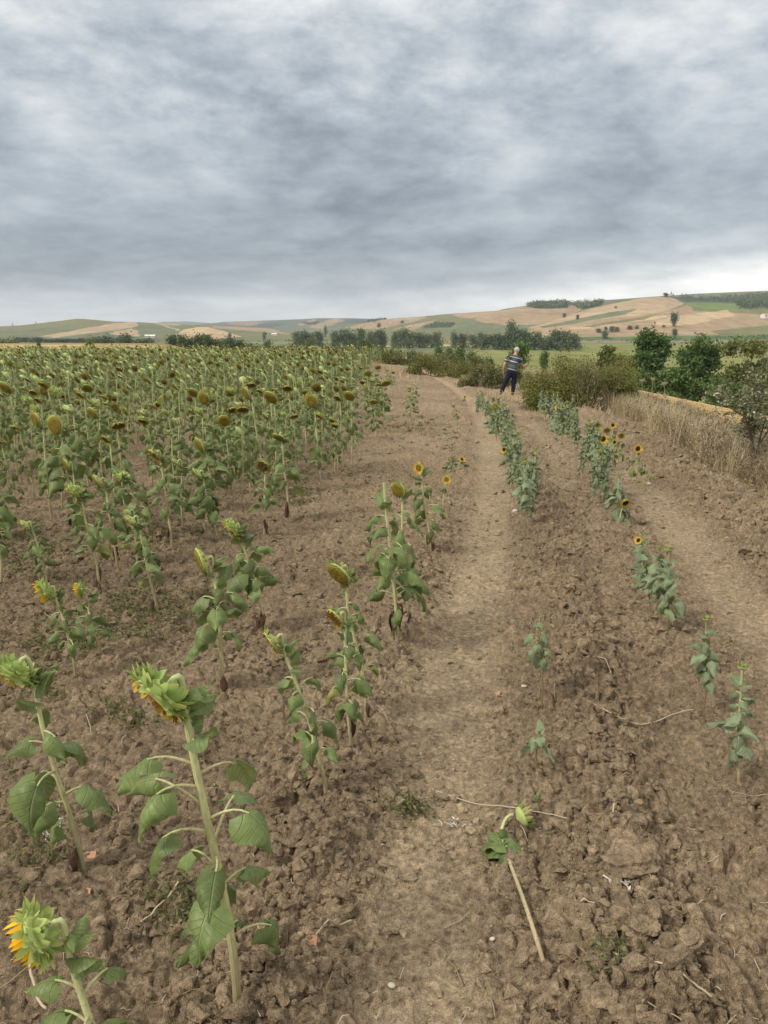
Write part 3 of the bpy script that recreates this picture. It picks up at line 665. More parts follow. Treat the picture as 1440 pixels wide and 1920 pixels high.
def make_plant(label, group, loc, head, facing, R, kind, rng, r0=.011, nleaf=12, lsize=.11, zlo=.3, zhi=.97, leaf='leaf', stem='stem', separate=True, lowleaf=None, res=(14, 9), pet=1.0, droop=(1.1, 2.1), extra_leaves=(), k=1.0, az0=None, disc=None, dry=0.25, dead=()):
    """head: centre of the flower head relative to the foot; kind None = no head"""
    root = thing('sunflower', label, 'sunflower', loc, 0, group)
    nod = kind not in (None, 'bud'); facing = nrm(facing); r0 *= .88
    A = np.asarray(head, float) - facing*R*.5 if kind else np.asarray(head, float)
    path, iT = stem_path(A, facing, rng, k, nod)
    rr = np.concatenate([np.linspace(r0, r0*.72, iT), np.linspace(r0*.72, max(r0*.5, R*.12 if kind else r0*.3), len(path) - iT)])
    path[0, 2] -= .05
    s_ = MB(); tube(s_, path, rr, 9 if separate else 6, 0, True)
    s_.build('stem', M[stem], root)
    low = path[:iT]; fol = MB(); a0 = rng.uniform(0, 6.28) if az0 is None else az0
    items = [(zlo + (zhi - zlo)*((i + rng.uniform(-.3, .3) + .5)/nleaf), a0 + i*2.4 + rng.normal(0, .35), None) for i in range(nleaf)] + [(z_, a_, s2) for z_, a_, s2 in extra_leaves]
    for t, az, sc in items:
        t = min(max(t, .05), 1.0); mbx = MB() if separate else fol
        size = lsize*(sc if sc else (.50 + .58*math.sin(math.pi*min(1, max(0, (t - zlo + .1)/(1.12 - zlo)))**.8))*rng.uniform(.75, 1.2))
        tn = rng.uniform(.2, .78) if rng.random() > dry*.25 or t > .6 else .92
        ri = rng.uniform(.2, .75) if t < .9 else rng.uniform(.7, 1.15); dp = rng.uniform(*droop) if t < .9 else rng.uniform(.2, .9)
        leaf_mesh(mbx, sample(low, t), az, size*rng.uniform(.55, .95)*pet*(1 if t < .9 else .35), size, size*rng.uniform(.82, 1.05), ri, dp, rng, res[0], res[1], 1, 0, tn, 5 if separate else 3, prad=.0026 + .012*size)
        if separate: mbx.build('leaf', [M[leaf], M[stem]], root)
    if separate and not dead and kind not in ('bud',) and nleaf > 6: dead = tuple((rng.uniform(.10, .34), rng.uniform(0, 6.28), lsize*rng.uniform(.6, .9)) for _ in range(rng.integers(1, 4)))
    for t, az, sz in dead:
        mbx = MB(); leaf_mesh(mbx, sample(low, t), az, sz*.5, sz, sz*.6, -.4, 1.6, rng, 8, 7, 0, 0, .5, 4, fold=1.1); mbx.build('withered_leaf', M['dryleaf'], root)
    if not separate and fol.n: fol.build('foliage', [M[leaf], M[stem]], root)
    if nod and separate:
        for t_, s_z in ((.25, .7), (.6, .62), (.95, .5), (.45, .5)):
            mbx = MB(); leaf_mesh(mbx, path[min(len(path)-2, iT - 1 + int(t_*3))], math.atan2(-facing[1], -facing[0]) + rng.normal(0, .9), .015, lsize*s_z, lsize*s_z*.72, rng.uniform(.5, 1.2), rng.uniform(.3, 1.0), rng, res[0], res[1], 1, 0, rng.uniform(.4, .85), 5, prad=.003); mbx.build('leaf', [M[leaf], M[stem]], root)
    if kind: add_head(root, head, facing, R, kind, rng, seg=22 if separate else 14, disc=disc)
    return root

def px_plant(label, base, headpx, R, kind, seed, facing=(-.8, -.35, -.45), group=None, pull=0.0, **kw):
    """a sunflower whose foot and head were measured on the photograph"""
    if 11 <= seed <= 29: kw['lsize'] *= 1.05; kw['zlo'] = max(kw['zlo'], .44)
    if 4 <= seed <= 29 and seed != 10: kw['nleaf'] += 3
    if kind == 'flower': R *= .62
    rng = np.random.default_rng(seed); b = G(*base); b[2] = float(soil_z(b[0], b[1])) - .005
    h = at_depth(headpx[0], headpx[1], b[1] + pull) - b
    return make_plant(label, group, b, h, facing, R, kind, rng, **kw)

# --- the nearest plants, one by one
px_plant('tallest foreground sunflower with a heavy green hooked head and big wilted leaves', (447, 1912), (296, 1306), .062, 'green', 1, (-.66, -.42, -.62), pull=-.06, r0=.0125, nleaf=14, lsize=.108, zlo=.38, zhi=.97, pet=1.3, droop=(1.0, 2.0),
         extra_leaves=((.30, .35, .85), (.33, 1.0, .35), (.36, 3.0, .75), (.29, 3.5, .7)), k=1.25, dry=.05, dead=((.04, .2, .09), (.02, -.6, .08), (.06, 1.0, .07)))
px_plant('foreground sunflower at the left edge whose green head is cut off by the frame', (158, 1640), (24, 1264), .054, 'green', 2, (-.5, -.3, -.8), pull=-.03, r0=.010, nleaf=9, lsize=.115, zlo=.42, k=1.5, extra_leaves=((.34, 3.3, .68), (.36, .4, .6)), dry=.05)
px_plant('short sunflower with a half open yellow head in the bottom left corner', (232, 2150), (68, 1752), .043, 'opening', 3, (-.86, -.25, -.42), pull=-.02, r0=.010, nleaf=11, lsize=.095, zlo=.35, leaf='leaf', k=1.3, extra_leaves=((.62, -.1, 1.2), (.55, -.6, .9)), dry=.0)
px_plant('leaning sunflower with a withered nodding head, right of the tallest foreground plant', (614, 1510), (508, 1204), .045, 'dark', 4, (-.8, -.35, -.5), r0=.009, nleaf=10, lsize=.085, zlo=.32, k=1.1)
px_plant('sunflower with a small dark seed head ringed with yellow, left of a close twin stem', (660, 1420), (628, 1160), .042, 'dark', 5, (-.72, -.55, -.42), r0=.0085, nleaf=10, lsize=.075, zlo=.35)
px_plant('taller twin stem sunflower with a big flat brown seed head beside the track', (686, 1362), (634, 1076), .058, 'mature', 6, (-.55, -.65, -.5), r0=.009, nleaf=11, lsize=.08, zlo=.35)
px_plant('tall leafy sunflower beside the track without a ripe head, thick pale stem', (745, 1217), (720, 905), .05, None, 7, (0, 0, 1), r0=.0125, nleaf=15, lsize=.135, zlo=.28, droop=(1.0, 2.2))
px_plant('sunflower with an upright oval ochre head behind the tall leafy one', (770, 1180), (746, 918), .045, 'mature', 8, (-.55, -.8, -.2), r0=.0095, nleaf=12, lsize=.11, zlo=.32)
px_plant('sunflower with an orange yellow open head at the left edge of the wheel track', (810, 1045), (785, 877), .048, 'flower', 9, (-.6, -.75, -.15), disc='disc_ochre', r0=.009, nleaf=11, lsize=.10, zlo=.3)
px_plant('small bright yellow flower facing the camera at the track edge', (832, 965), (837, 899), .042, 'flower', 10, (.05, -.95, .1), disc='disc_ochre', r0=.007, nleaf=4, lsize=.07, zlo=.2, k=.5)
px_plant('straight sunflower with tilted ochre head and tall bare stem, left of the twins', (418, 1302), (376, 1052), .062, 'mature', 11, (-.85, -.42, -.25), r0=.0105, nleaf=12, lsize=.105, zlo=.40)
px_plant('sunflower with green side-on head and bent stalk, behind the straight bare-stemmed one', (496, 1190), (434, 993), .058, 'green', 12, (-.7, -.3, -.65), r0=.0105, nleaf=13, lsize=.115, zlo=.35)
px_plant('thin sunflower with yellow petals on a drooping head at the left, the lower of two', (143, 1277), (84, 1108), .045, 'opening', 13, (-.85, -.3, -.45), r0=.0085, nleaf=9, lsize=.075, zlo=.35)
px_plant('thin short sunflower with a narrow yellow flower seen side-on at the left', (188, 1237), (149, 1106), .032, 'opening', 14, (-.97, -.15, -.1), r0=.007, nleaf=6, lsize=.075, zlo=.4)
px_plant('sunflower over a weedy patch with a torn brown head and curled leaves', (297, 1142), (245, 977), .052, 'dark', 15, (-.7, -.3, -.65), r0=.0095, nleaf=11, lsize=.085, zlo=.4)
px_plant('scrawny sunflower with a small withered brown head near the left edge', (90, 1100), (47, 985), .045, 'dark', 16, (-.75, -.2, -.6), r0=.0085, nleaf=8, lsize=.075, zlo=.35)
px_plant('sunflower with a yellow green closed head drooping left, third row at the left', (186, 1107), (137, 922), .056, 'green', 17, (-.7, -.2, -.7), r0=.0105, nleaf=10, lsize=.11, zlo=.4)
px_plant('sunflower with an ochre seed head at an angle, over a withered brown leaf', (222, 1067), (182, 903), .058, 'mature', 18, (-.75, -.45, -.45), r0=.0105, nleaf=11, lsize=.10, zlo=.4)
px_plant('sunflower with a brown head hanging among pale green bracts, left of centre', (323, 1030), (289, 853), .062, 'dark', 19, (-.6, -.5, -.6), r0=.0105, nleaf=11, lsize=.11, zlo=.4)
px_plant('sunflower with light green bract head seen from behind, among the left rows', (280, 1015), (228, 893), .055, 'green', 20, (-.5, .2, -.8), r0=.0095, nleaf=11, lsize=.11, zlo=.4)
px_plant('sunflower with the largest round ochre seed head, standing tall at the left', (137, 990), (103, 797), .082, 'mature', 21, (-.3, -.93, -.1), r0=.013, nleaf=12, lsize=.155, zlo=.35)
px_plant('sunflower with an ochre head tipped down over dense wilted leaves, left of centre', (410, 1012), (369, 889), .062, 'mature', 22, (-.8, -.3, -.55), r0=.0105, nleaf=14, lsize=.12, zlo=.3)
px_plant('tall sunflower with a big ochre head and yellow rim above the dense wilted leaves', (402, 960), (374, 835), .078, 'mature', 23, (-.75, -.55, -.35), r0=.012, nleaf=12, lsize=.14, zlo=.35)
px_plant('sunflower with a small round dark brown head facing forward, right end of the left rows', (495, 1012), (493, 874), .055, 'dark', 24, (-.3, -.8, -.45), r0=.0115, nleaf=9, lsize=.10, zlo=.45, k=.7)
px_plant('sunflower with a wide hanging ochre head, foremost of the right flank of the field', (542, 976), (522, 820), .066, 'mature', 25, (-.35, -.5, -.8), r0=.011, nleaf=11, lsize=.13, zlo=.4)
px_plant('sunflower cut by the left edge with one broad grey green leaf', (9, 1012), (-14, 905), .05, None, 26, (0, 0, 1), r0=.0115, nleaf=8, lsize=.14, zlo=.4)
px_plant('bare lower stem of a sunflower with black withered leaves at the left edge', (2, 1100), (-30, 930), .05, 'dark', 27, (-.7, -.3, -.6), r0=.010, nleaf=6, lsize=.09, zlo=.5)
px_plant('sunflower with a hidden head and two crossing stalks between the ochre heads at left', (345, 1000), (330, 868), .05, 'dark', 28, (-.7, -.3, -.6), r0=.009, nleaf=9, lsize=.10, zlo=.4)
px_plant('thin pale sunflower stem leaning right among the left rows', (259, 1070), (240, 962), .036, 'dark', 29, (-.7, -.3, -.6), r0=.0075, nleaf=6, lsize=.08, zlo=.4)
# right-hand row
GR = dict(leaf='leaf_grey', droop=(.9, 1.9), pet=.55, dry=.1)
px_plant('leafy young sunflower with a dark bud on top, nearest on the right', (1385, 1482), (1392, 1250), .018, 'bud', 41, (.1, .1, 1), r0=.006, nleaf=17, lsize=.066, zlo=.34, stem='stem', **GR)
px_plant('leafy young sunflower with a green tip, second on the right', (1317, 1342), (1324, 1160), .018, 'bud', 42, (0, .1, 1), r0=.0055, nleaf=14, lsize=.072, zlo=.42, stem='stem_brown', **GR)
px_plant('bushy sunflower with round leaves and two purple tips, right end of a tight trio', (1250, 1192), (1255, 1030), .02, 'bud', 43, (.1, .1, 1), r0=.0065, nleaf=18, lsize=.088, zlo=.3, stem='stem_brown', **GR)
px_plant('bushy sunflower in the middle of the tight trio', (1236, 1168), (1236, 1028), .018, 'bud', 44, (-.1, .1, 1), r0=.006, nleaf=15, lsize=.085, zlo=.35, stem='stem_brown', **GR)
px_plant('sunflower with a small yellow opening bud, left end of the tight trio', (1216, 1118), (1197, 1013), .026, 'flower', 45, (-.6, -.5, .3), r0=.006, nleaf=14, lsize=.09, zlo=.3, stem='stem_brown', k=.5, **GR)
px_plant('second stem of the left end of the tight trio with an upright tip', (1219, 1152), (1206, 1000), .018, 'bud', 46, (0, 0, 1), r0=.006, nleaf=13, lsize=.085, zlo=.35, stem='stem_brown', **GR)
px_plant('leafy sunflower with an orange and yellow flower hanging low on its right', (1162, 990), (1173, 943), .055, 'flower', 47, (.25, -.75, -.5), r0=.007, nleaf=5, lsize=.10, zlo=.3, k=.6, **GR)
px_plant('upright leafy stem behind the low hanging orange and yellow flower', (1158, 985), (1160, 893), .02, 'bud', 48, (0, 0, 1), r0=.0075, nleaf=16, lsize=.115, zlo=.25, **GR)
# middle row, thinned
px_plant('cut green stub of a sunflower standing beside the track', (1011, 1540), (1014, 1476), .02, None, 51, (0, 0, 1), r0=.0045, nleaf=2, lsize=.03, zlo=.75, stem='stem_brown', leaf='leaf')
px_plant('low stunted sunflower with a tuft of wilted leaves on a thin brown stem', (1008, 1452), (1012, 1362), .02, None, 52, (0, 0, 1), r0=.0038, nleaf=9, lsize=.05, zlo=.66, stem='stem_brown', leaf='leaf_grey')
px_plant('lone thin sunflower with drooping upper leaves on a long brown stem by the track', (1015, 1332), (1012, 1155), .02, None, 53, (0, 0, 1), r0=.0042, nleaf=12, lsize=.058, zlo=.62, stem='stem_brown', leaf='leaf_grey')
px_plant('sunflower heading the dense middle row, bare brown foot and grey leaves', (990, 992), (982, 868), .02, 'bud', 54, (0, 0, 1), r0=.0065, nleaf=18, lsize=.10, zlo=.3, **GR)
px_plant('sunflower with a bright yellow flower half hidden low in the middle row', (962, 905), (945, 843), .042, 'flower', 55, (-.5, -.8, .1), r0=.007, nleaf=8, lsize=.12, zlo=.2, k=.4, **GR)
px_plant('sunflower with an ochre head at the far end of the middle row', (916, 800), (928, 761), .07, 'mature', 56, (-.2, -.9, .2), r0=.009, nleaf=12, lsize=.16, zlo=.2, k=.4, **GR)
px_plant('sunflower with a dark round head at the far end of the middle row', (926, 812), (931, 781), .06, 'dark', 57, (-.1, -.9, .2), r0=.009, nleaf=12, lsize=.15, zlo=.2, k=.4, **GR)
px_plant('sunflower with a lime yellow head, farthest of the right-hand row', (1040, 812), (1047, 764), .07, 'flower', 58, (-.4, -.8, .3), r0=.009, nleaf=14, lsize=.15, zlo=.15, k=.4, **GR)
px_plant('sunflower with a round yellow green head beside the lime yellow one', (1046, 815), (1056, 773), .075, 'mature', 59, (.1, -.95, .2), r0=.009, nleaf=14, lsize=.15, zlo=.15, k=.4, **GR)
px_plant('lone small yellow flower on a thin stem on the left of the man', (872, 752), (872, 744), .05, 'flower', 60, (0, -.9, .3), r0=.005, nleaf=3, lsize=.1, zlo=.1, k=.3)
# small flowers in front of the dry grass on the right
for i, (b, h, R, kd, lab) in enumerate([
    ((1131, 884), (1131, 823), .062, 'flower', 'open yellow sunflower with a brown face, third row on the right, facing the camera'),
    ((1193, 905), (1196, 841), .055, 'flower', 'yellow sunflower with a dark eye, rightmost flower before the dry grass'),
    ((1151, 880), (1152, 829), .04, 'flower', 'small yellow flower just right of the open brown-faced one'),
    ((1166, 872), (1165, 817), .038, 'dark', 'small dark-faced sunflower on a bare stem before the dry grass'),
    ((1147, 852), (1149, 797), .05, 'flower', 'yellow sunflower highest on the right against the pale dry grass'),
    ((1106, 850), (1104, 799), .045, 'flower', 'yellow sunflower at the left end of the small row before the dry grass'),
    ((1112, 852), (1111, 798), .045, 'dark', 'dark brown headed sunflower between a yellow and a black head'),
    ((1120, 852), (1119, 797), .05, 'dark', 'black headed sunflower at the left end of the small row'),
    ((1138, 862), (1138, 807), .042, 'dark', 'dark headed small sunflower behind the open brown-faced flower')]):
    px_plant(lab, b, h, R, kd, 70 + i, (.15 if kd == 'flower' else -.2, -.93, .05 if kd == 'flower' else -.2), r0=.0065, nleaf=5 + i % 3, lsize=.085, zlo=.35, stem='stem', separate=False, k=.5)
for i, b in enumerate([(1212, 912), (1207, 908), (1183, 890), (1158, 868), (1142, 868)]):
    px_plant('headless thin sunflower stem standing before the dry grass on the right', b, (b[0] + 1 - i % 2, b[1] - 42), .02, None, 90 + i, (0, 0, 1), 'headless stems on the right', r0=.005, nleaf=4, lsize=.07, zlo=.4, separate=False)

# --- plants across the track far off, and the crowd
PROTO = {}
def proto(kind, seed, hgt, leafm, nleaf, lsize, R, res=(6, 5), zlo=.3):
    rng = np.random.default_rng(seed)
    if kind == 'mature': f = (-.62 + rng.normal(0, .25), -.62 + rng.normal(0, .3), -.35 + rng.normal(0, .25))
    elif kind == 'dark': f = (-.55 + rng.normal(0, .3), -.35 + rng.normal(0, .35), -.75)
    elif kind == 'green': f = (-.6, rng.normal(-.1, .3), -.75)
    elif kind == 'flower': f = (-.6, -.7, .1)
    else: f = (0, 0, 1)
    f = nrm(f); h = np.array([f[0]*.07 - .03, f[1]*.07, hgt])
    return make_plant('x', None, (0, 0, -50), h, f, R, kind, rng, r0=.0105, nleaf=nleaf, lsize=lsize, leaf=leafm, separate=False, res=res, zlo=zlo, pet=1.0 if leafm == 'leaf' else .6, stem='stem', extra_leaves=() if leafm == 'leaf' else [(.74 + .031*i, i*2.4 + rng.normal(0, .3), rng.uniform(.75, 1.05)) for i in range(9)])
used = set()
def place(pr, x, y, s, rz, label, group):
    o = pr if pr.name not in used else copy_tree(pr); used.add(pr.name)
    o.location = (x, y, float(soil_z(x, y)) - .01); o.rotation_euler = (RNG.normal(0, .05), RNG.normal(0, .05), rz); o.scale = (s, s, s*RNG.uniform(.94, 1.06))
    tag(o, label, 'sunflower', group); return o
FK = [('mature', .062), ('dark', .058), ('mature', .072), ('green', .055), ('dark', .06), ('mature', .058), ('dark', .055), ('mature', .066), ('green', .05), ('dark', .05)]
PF = [proto(k, 200 + i, RNG.uniform(.80, .93), 'leaf', 13, .105, R, zlo=.36) for i, (k, R) in enumerate(FK)]
PG = [proto(k, 230 + i, RNG.uniform(.62, .72), 'leaf_grey', 26, .080, .03, zlo=.30) for i, k in enumerate(['bud', None, 'bud', 'bud'])]
LABF = {'mature': 'ripe sunflower with a drooping ochre seed head in the dense rows of the left field',
        'dark': 'sunflower with a dark brown hanging head in the dense rows of the left field',
        'green': 'sunflower with a still green nodding head in the dense rows of the left field'}
# dense middle row and right-hand row
def row(pts, n, sc, lab, grp, seed, jit=.05):
    rng = np.random.default_rng(seed); P = [G(*p_) for p_ in pts]; L = np.linspace(0, len(P) - 1, n)
    for l in L:
        i = min(int(l), len(P) - 2); q_ = P[i]*(1 - l + i) + P[i+1]*(l - i)
        place(PG[rng.integers(0, 4)], q_[0] + rng.normal(0, jit), q_[1] + rng.normal(0, jit*1.5), sc*rng.uniform(.72, 1.0), rng.uniform(0, 6.28), lab, grp)
row([(988, 975), (975, 930), (963, 888), (950, 848)], 20, .92, 'grey green leafy sunflower without an open flower in the dense middle row', 'leafy sunflowers of the middle row', 1)
row([(950, 848), (936, 818), (922, 795), (908, 775)], 18, 1.0, 'grey green leafy sunflower without an open flower in the dense middle row', 'leafy sunflowers of the middle row', 2, .08)
row([(1132, 955), (1128, 930), (1108, 880), (1088, 850)], 17, .95, 'grey green leafy sunflower without an open flower in the dense right-hand row', 'leafy sunflowers of the right-hand row', 3)
row([(1085, 846), (1062, 820), (1040, 800), (1018, 782)], 20, 1.08, 'grey green leafy sunflower without an open flower in the dense right-hand row', 'leafy sunflowers of the right-hand row', 4, .08)
for i, (b, top) in enumerate([((706, 822), 745), ((716, 812), 722), ((722, 790), 728), ((697, 782), 720), ((690, 770), 700), ((686, 748), 690), ((738, 735), 700), ((731, 728), 696), ((773, 800), 725), ((778, 770), 722), ((859, 800), 762)]):
    q_ = G(*b); t_ = at_depth(b[0], top, q_[1])[2]; s_ = max(.5, (t_ - q_[2])/.88)
    pr = PF[[0, 2, 5, 1, 7, 9, 3, 6, 8, 9, 8][i]]
    pl_ = place(pr, q_[0], q_[1], s_, RNG.normal(0, .5), ['ochre-headed sunflower, foremost of the small far clump across the bare strip', 'tallest of the small far clump across the bare strip', 'sunflower at the right of the small far clump', 'sunflower at the left of the small far clump', 'sunflower behind the small far clump by the field edge', 'farthest sunflower at the field edge before the dry grass strip', 'small lone sunflower far off on the bare strip, left of the track bend', 'small lone sunflower behind another one on the bare far strip', 'lone slender sunflower standing mid-way on the bare strip, left of the track', 'lone sunflower behind the slender one on the bare strip', 'lone sunflower stem standing in the far wheel track'][i], None); pl_.scale = (s_*1.45, s_*1.45, s_)
for b_ in ((700, 812), (709, 800), (703, 790), (714, 776), (699, 762), (708, 748), (694, 738)):
    q_ = G(*b_); k_ = int(RNG.integers(0, len(PF))); o_ = place(PF[k_], q_[0], q_[1], RNG.uniform(.85, 1.05), RNG.normal(0, .5), 'sunflower within the small far clump across the bare strip, right of the dense field', 'sunflowers of the small far clump'); o_.scale = (o_.scale[0]*1.25, o_.scale[0]*1.25, o_.scale[2])
# the field: rows 0.7 m apart
def field_right(y): return np.interp(y, [5, 8, 10, 14, 20, 28, 36, 48], [-2.6, -2.35, -2.2, -2.75, -4.0, -5.4, -6.6, -8.3])
cand = []; rng = np.random.default_rng(99)
for ri in range(110):
    p_ = -2.15 - .70*ri + .06*rng.normal(); y_ = 5.2
    while y_ < 51:
        y_ += rng.uniform(.20, .37) if rng.random() > .05 else .8
        x_ = p_ + .165*y_ + cy(y_)*.8 + rng.normal(0, .05)
        if p_ + cy(y_)*.8 > field_right(y_) + rng.normal(0, .18) or x_ < -.56*y_ - 1.2: continue
        lim = 6.7 + 1.2*fbm(np.array([x_]), np.array([0.]), 5, 2)[0]
        if p_ < -3.2 and y_ > 5.3 and y_ < lim and rng.random() < .72: lim = 5.0
        if y_ < lim or (y_ < 8.4 and rng.random() < .35): continue
        u1, v1 = project(x_, y_, float(height(x_, y_)))
        if any(abs(u1 - a) < 14 and abs(v1 - b) < 22 for a, b in ((137, 985), (410, 1010), (402, 958), (495, 1010), (542, 975), (323, 1030))): continue
        cand.append((y_, x_))
cand.sort(); KEEP = cand[:122]; REST = cand[122:]
for b_ in [(63, 937), (98, 977), (117, 957), (167, 940), (285, 913), (440, 953), (453, 950), (470, 940), (300, 930), (240, 930), (30, 962), (200, 925), (520, 925), (385, 935), (345, 925), (560, 905), (600, 895), (628, 885)]:
    q_ = G(*b_); KEEP.append((q_[1], q_[0]))
for y_, x_ in KEEP:
    i = rng.integers(0, len(PF)); k = FK[i][0]
    place(PF[i], x_, y_, rng.uniform(.76, 1.16), rng.normal(0, .5), LABF[k], 'sunflowers of the dense left field, ' + {'mature': 'ochre heads', 'dark': 'brown heads', 'green': 'green heads'}[k])
# everything behind them: one mass nobody could count
def low_plant(kind, seed):
    r_ = np.random.default_rng(seed); o = MB(); Hh = r_.uniform(.72, .98)
    f = nrm((-.6 + r_.normal(0, .35), -.25 + r_.normal(0, .45), -.62 + r_.normal(0, .3))); R = r_.uniform(.045, .072); C = np.array([f[0]*.08, f[1]*.08, Hh])
    path = np.concatenate([bez(np.zeros(3), np.array([0, 0, .3]), np.array([r_.normal(0, .03), 0, .6]), np.array([0, 0, Hh - .05]), 5), (C - f*R*.4)[None]]); tube(o, path, [.011, .010, .009, .008, .008, .011], 4, 0, False)
    a0 = r_.uniform(0, 6)
    for i in range(14):
        t = .30 + .68*i/14; sz = .110*r_.uniform(.7, 1.1); leaf_mesh(o, sample(path[:5], t), a0 + i*2.4, sz*.75, sz, sz*.9, r_.uniform(.2, .9), r_.uniform(.8, 2.0), r_, 4, 3, 0, 1, r_.uniform(.2, .75), 3)
    _, e1, e2 = frame(f)
    revolve(o, C, f, e1, e2, [(.15*R, -.45*R), (.75*R, -.28*R), (1.03*R, 0)], 8, 2, r_)
    revolve(o, C, f, e1, e2, [(1.0*R, .02*R), (.7*R, .15*R), (.02*R, .18*R)], 8, 3 if kind == 'mature' else 4, r_, uvr=R)
    for k in range(10):
        th = k*.628; rd = math.cos(th)*e1 + math.sin(th)*e2; o.add([C + rd*R*.9 + e1*.0 , C + rd*R*1.0 + np.cross(f, rd)*.012, C + rd*R*1.35 - f*.01, C + rd*R*1.0 - np.cross(f, rd)*.012], [(0, 1, 2, 3)], 5, None, r_.uniform(0, 1))
    return o
LP = [low_plant(k, 300 + i) for i, k in enumerate(['mature', 'dark', 'mature', 'dark', 'mature', 'dark', 'dark', 'mature'])]
REST = np.array(REST); fm = MB(); zz_ = soil_z(REST[:, 1], REST[:, 0]); which = rng.integers(0, len(LP), len(REST))
for j, o in enumerate(LP):
    s = which == j; m = s.sum(); v = np.concatenate(o.V); a = rng.normal(0, .5, m); sc = rng.uniform(.74, 1.16, m)
    ca, sa = np.cos(a)*sc, np.sin(a)*sc
    P = np.stack([v[None, :, 0]*ca[:, None] - v[None, :, 1]*sa[:, None] + REST[s, 1][:, None], v[None, :, 0]*sa[:, None] + v[None, :, 1]*ca[:, None] + REST[s, 0][:, None], v[None, :, 2]*sc[:, None] + zz_[s][:, None]], -1).reshape(-1, 3)
    L0, Z0, M0 = np.concatenate(o.L), np.concatenate(o.Z), np.concatenate(o.M)
    fm.V.append(P); fm.L.append((L0[None] + (np.arange(m)*len(v))[:, None]).ravel() + fm.n); fm.Z.append(np.tile(Z0, m)); fm.M.append(np.tile(M0, m))
    fm.U.append(np.tile(np.concatenate(o.U), (m, 1))); fm.T.append(np.tile(np.concatenate(o.T), m)); fm.n += len(P)
tag(fm.build('sunflower_field', [M['stem'], M['leaf'], M['receptacle'], M['disc_ochre'], M['disc_brown'], M['bract_dull']]), 'mass of ripening sunflowers filling the field behind the nearest rows', 'sunflower crop', kind='stuff')
for k_ in PF + PG:
    if k_.name not in used:
        for c in list(k_.children_recursive): bpy.data.objects.remove(c)
        bpy.data.objects.remove(k_)

# --- the cut sunflower lying on the track
def clear_line(a, b, n=30): return max(float(soil_z(*(a[:2]*(1-t) + b[:2]*t))) - (a[2]*(1-t) + b[2]*t) for t in np.linspace(0, 1, n))
q_ = G(1017, 1838); q_[2] += clear_line(q_, G(940, 1605)) + .004 - float(soil_z(q_[0], q_[1])) + float(height(q_[0], q_[1])); root = thing('cut_sunflower', 'cut sunflower lying on the wheel track, dry stalk towards the camera and green head away', 'cut sunflower', (q_[0], q_[1], q_[2] + float(soil_z(q_[0], q_[1])) - float(height(q_[0], q_[1]))))
t_ = G(940, 1605) - q_; rng = np.random.default_rng(5); b_ = MB()
pth = bez(np.zeros(3), t_*.33 + np.array([.006, 0, .012]), t_*.66 + np.array([.008, 0, .012]), t_ + np.array([0, 0, .02]), 12); tube(b_, pth, np.linspace(.0065, .0055, 12), 8); b_.build('stem', M['stem_dry'], root)
e_ = G(962, 1572) - q_ + np.array([0, .02, .05]); b_ = MB(); tube(b_, bez(pth[-1], pth[-1] + nrm(t_)*.04 + np.array([0, 0, .02]), e_ - np.array([.03, 0, 0]), e_, 8), .0055, 8); b_.build('neck', M['stem'], root)
for az, t, L in ((2.5, .93, .075), (3.3, 1.0, .07), (-.6, .96, .072), (-1.1, 1.0, .06), (2.0, 1.0, .06), (.9, 1.0, .055), (4.0, .9, .06), (1.5, .97, .07), (2.9, .97, .08), (-.2, 1.0, .07), (.4, .93, .06)):
    b_ = MB(); leaf_mesh(b_, sample(pth, t) + np.array([0, 0, .010]), az, .010, L*1.3, L*1.25, rng.uniform(.2, .8), rng.uniform(.6, 1.4), rng, ml=0, mp=1, fold=.4); b_.build('leaf', [M['leaf'], M['stem']], root)
add_head(root, G(975, 1570) - q_ + np.array([0.005, .01, .045]), (.85, .3, .25), .036, 'bud', rng)

# ------------------------------------------------------------------ trees, bushes and dry grass
DG = [(0, (.036, .068, .022)), (.45, (.085, .15, .042)), (.8, (.135, .215, .058)), (1, (.20, .27, .085))]
M['tree_dark'] = leafy('dark_foliage', DG, .2, .6, .25)
M['tree_mid'] = leafy('mid_foliage', [(0, (.05, .075, .03)), (.5, (.085, .12, .048)), (1, (.15, .18, .075))], .22, .6, .3)
M['tree_pale'] = leafy('pale_foliage', [(0, (.085, .11, .035)), (.5, (.15, .175, .05)), (1, (.23, .24, .075))], .25, .6, .2)
M['bush_olive'] = leafy('olive_foliage', [(0, (.075, .082, .024)), (.4, (.155, .165, .045)), (.8, (.23, .235, .065)), (1, (.32, .29, .10))], .2, .65, .1)
M['bush_brown'] = leafy('brownish_foliage', [(0, (.075, .085, .03)), (.4, (.14, .16, .055)), (.75, (.21, .21, .08)), (1, (.34, .28, .14))], .15, .7, .15)
M['pear_leaf'] = leafy('grey_green_foliage', [(0, (.10, .115, .055)), (.45, (.175, .195, .10)), (.8, (.29, .30, .17)), (1, (.46, .44, .30))], .15, .5)
M['far_tree'] = leafy('far_foliage', [(0, (.06, .085, .038)), (.5, (.12, .16, .07)), (1, (.20, .23, .105))], .15, .7, .35)
M['bark'] = plain('bark', (.12, .085, .06), .9, .4, 25, .5)
M['twig'] = plain('twig', (.16, .12, .085), .9, .3, 40)
M['straw'] = leafy('dry_grass', [(0, (.22, .155, .085)), (.35, (.42, .315, .18)), (.7, (.62, .49, .29)), (1, (.74, .63, .41))], .2, .7)
M['dead'] = leafy('dead_weed', [(0, (.10, .07, .05)), (.5, (.20, .15, .10)), (.85, (.30, .24, .16)), (1, (.45, .4, .3))], .1, .8)

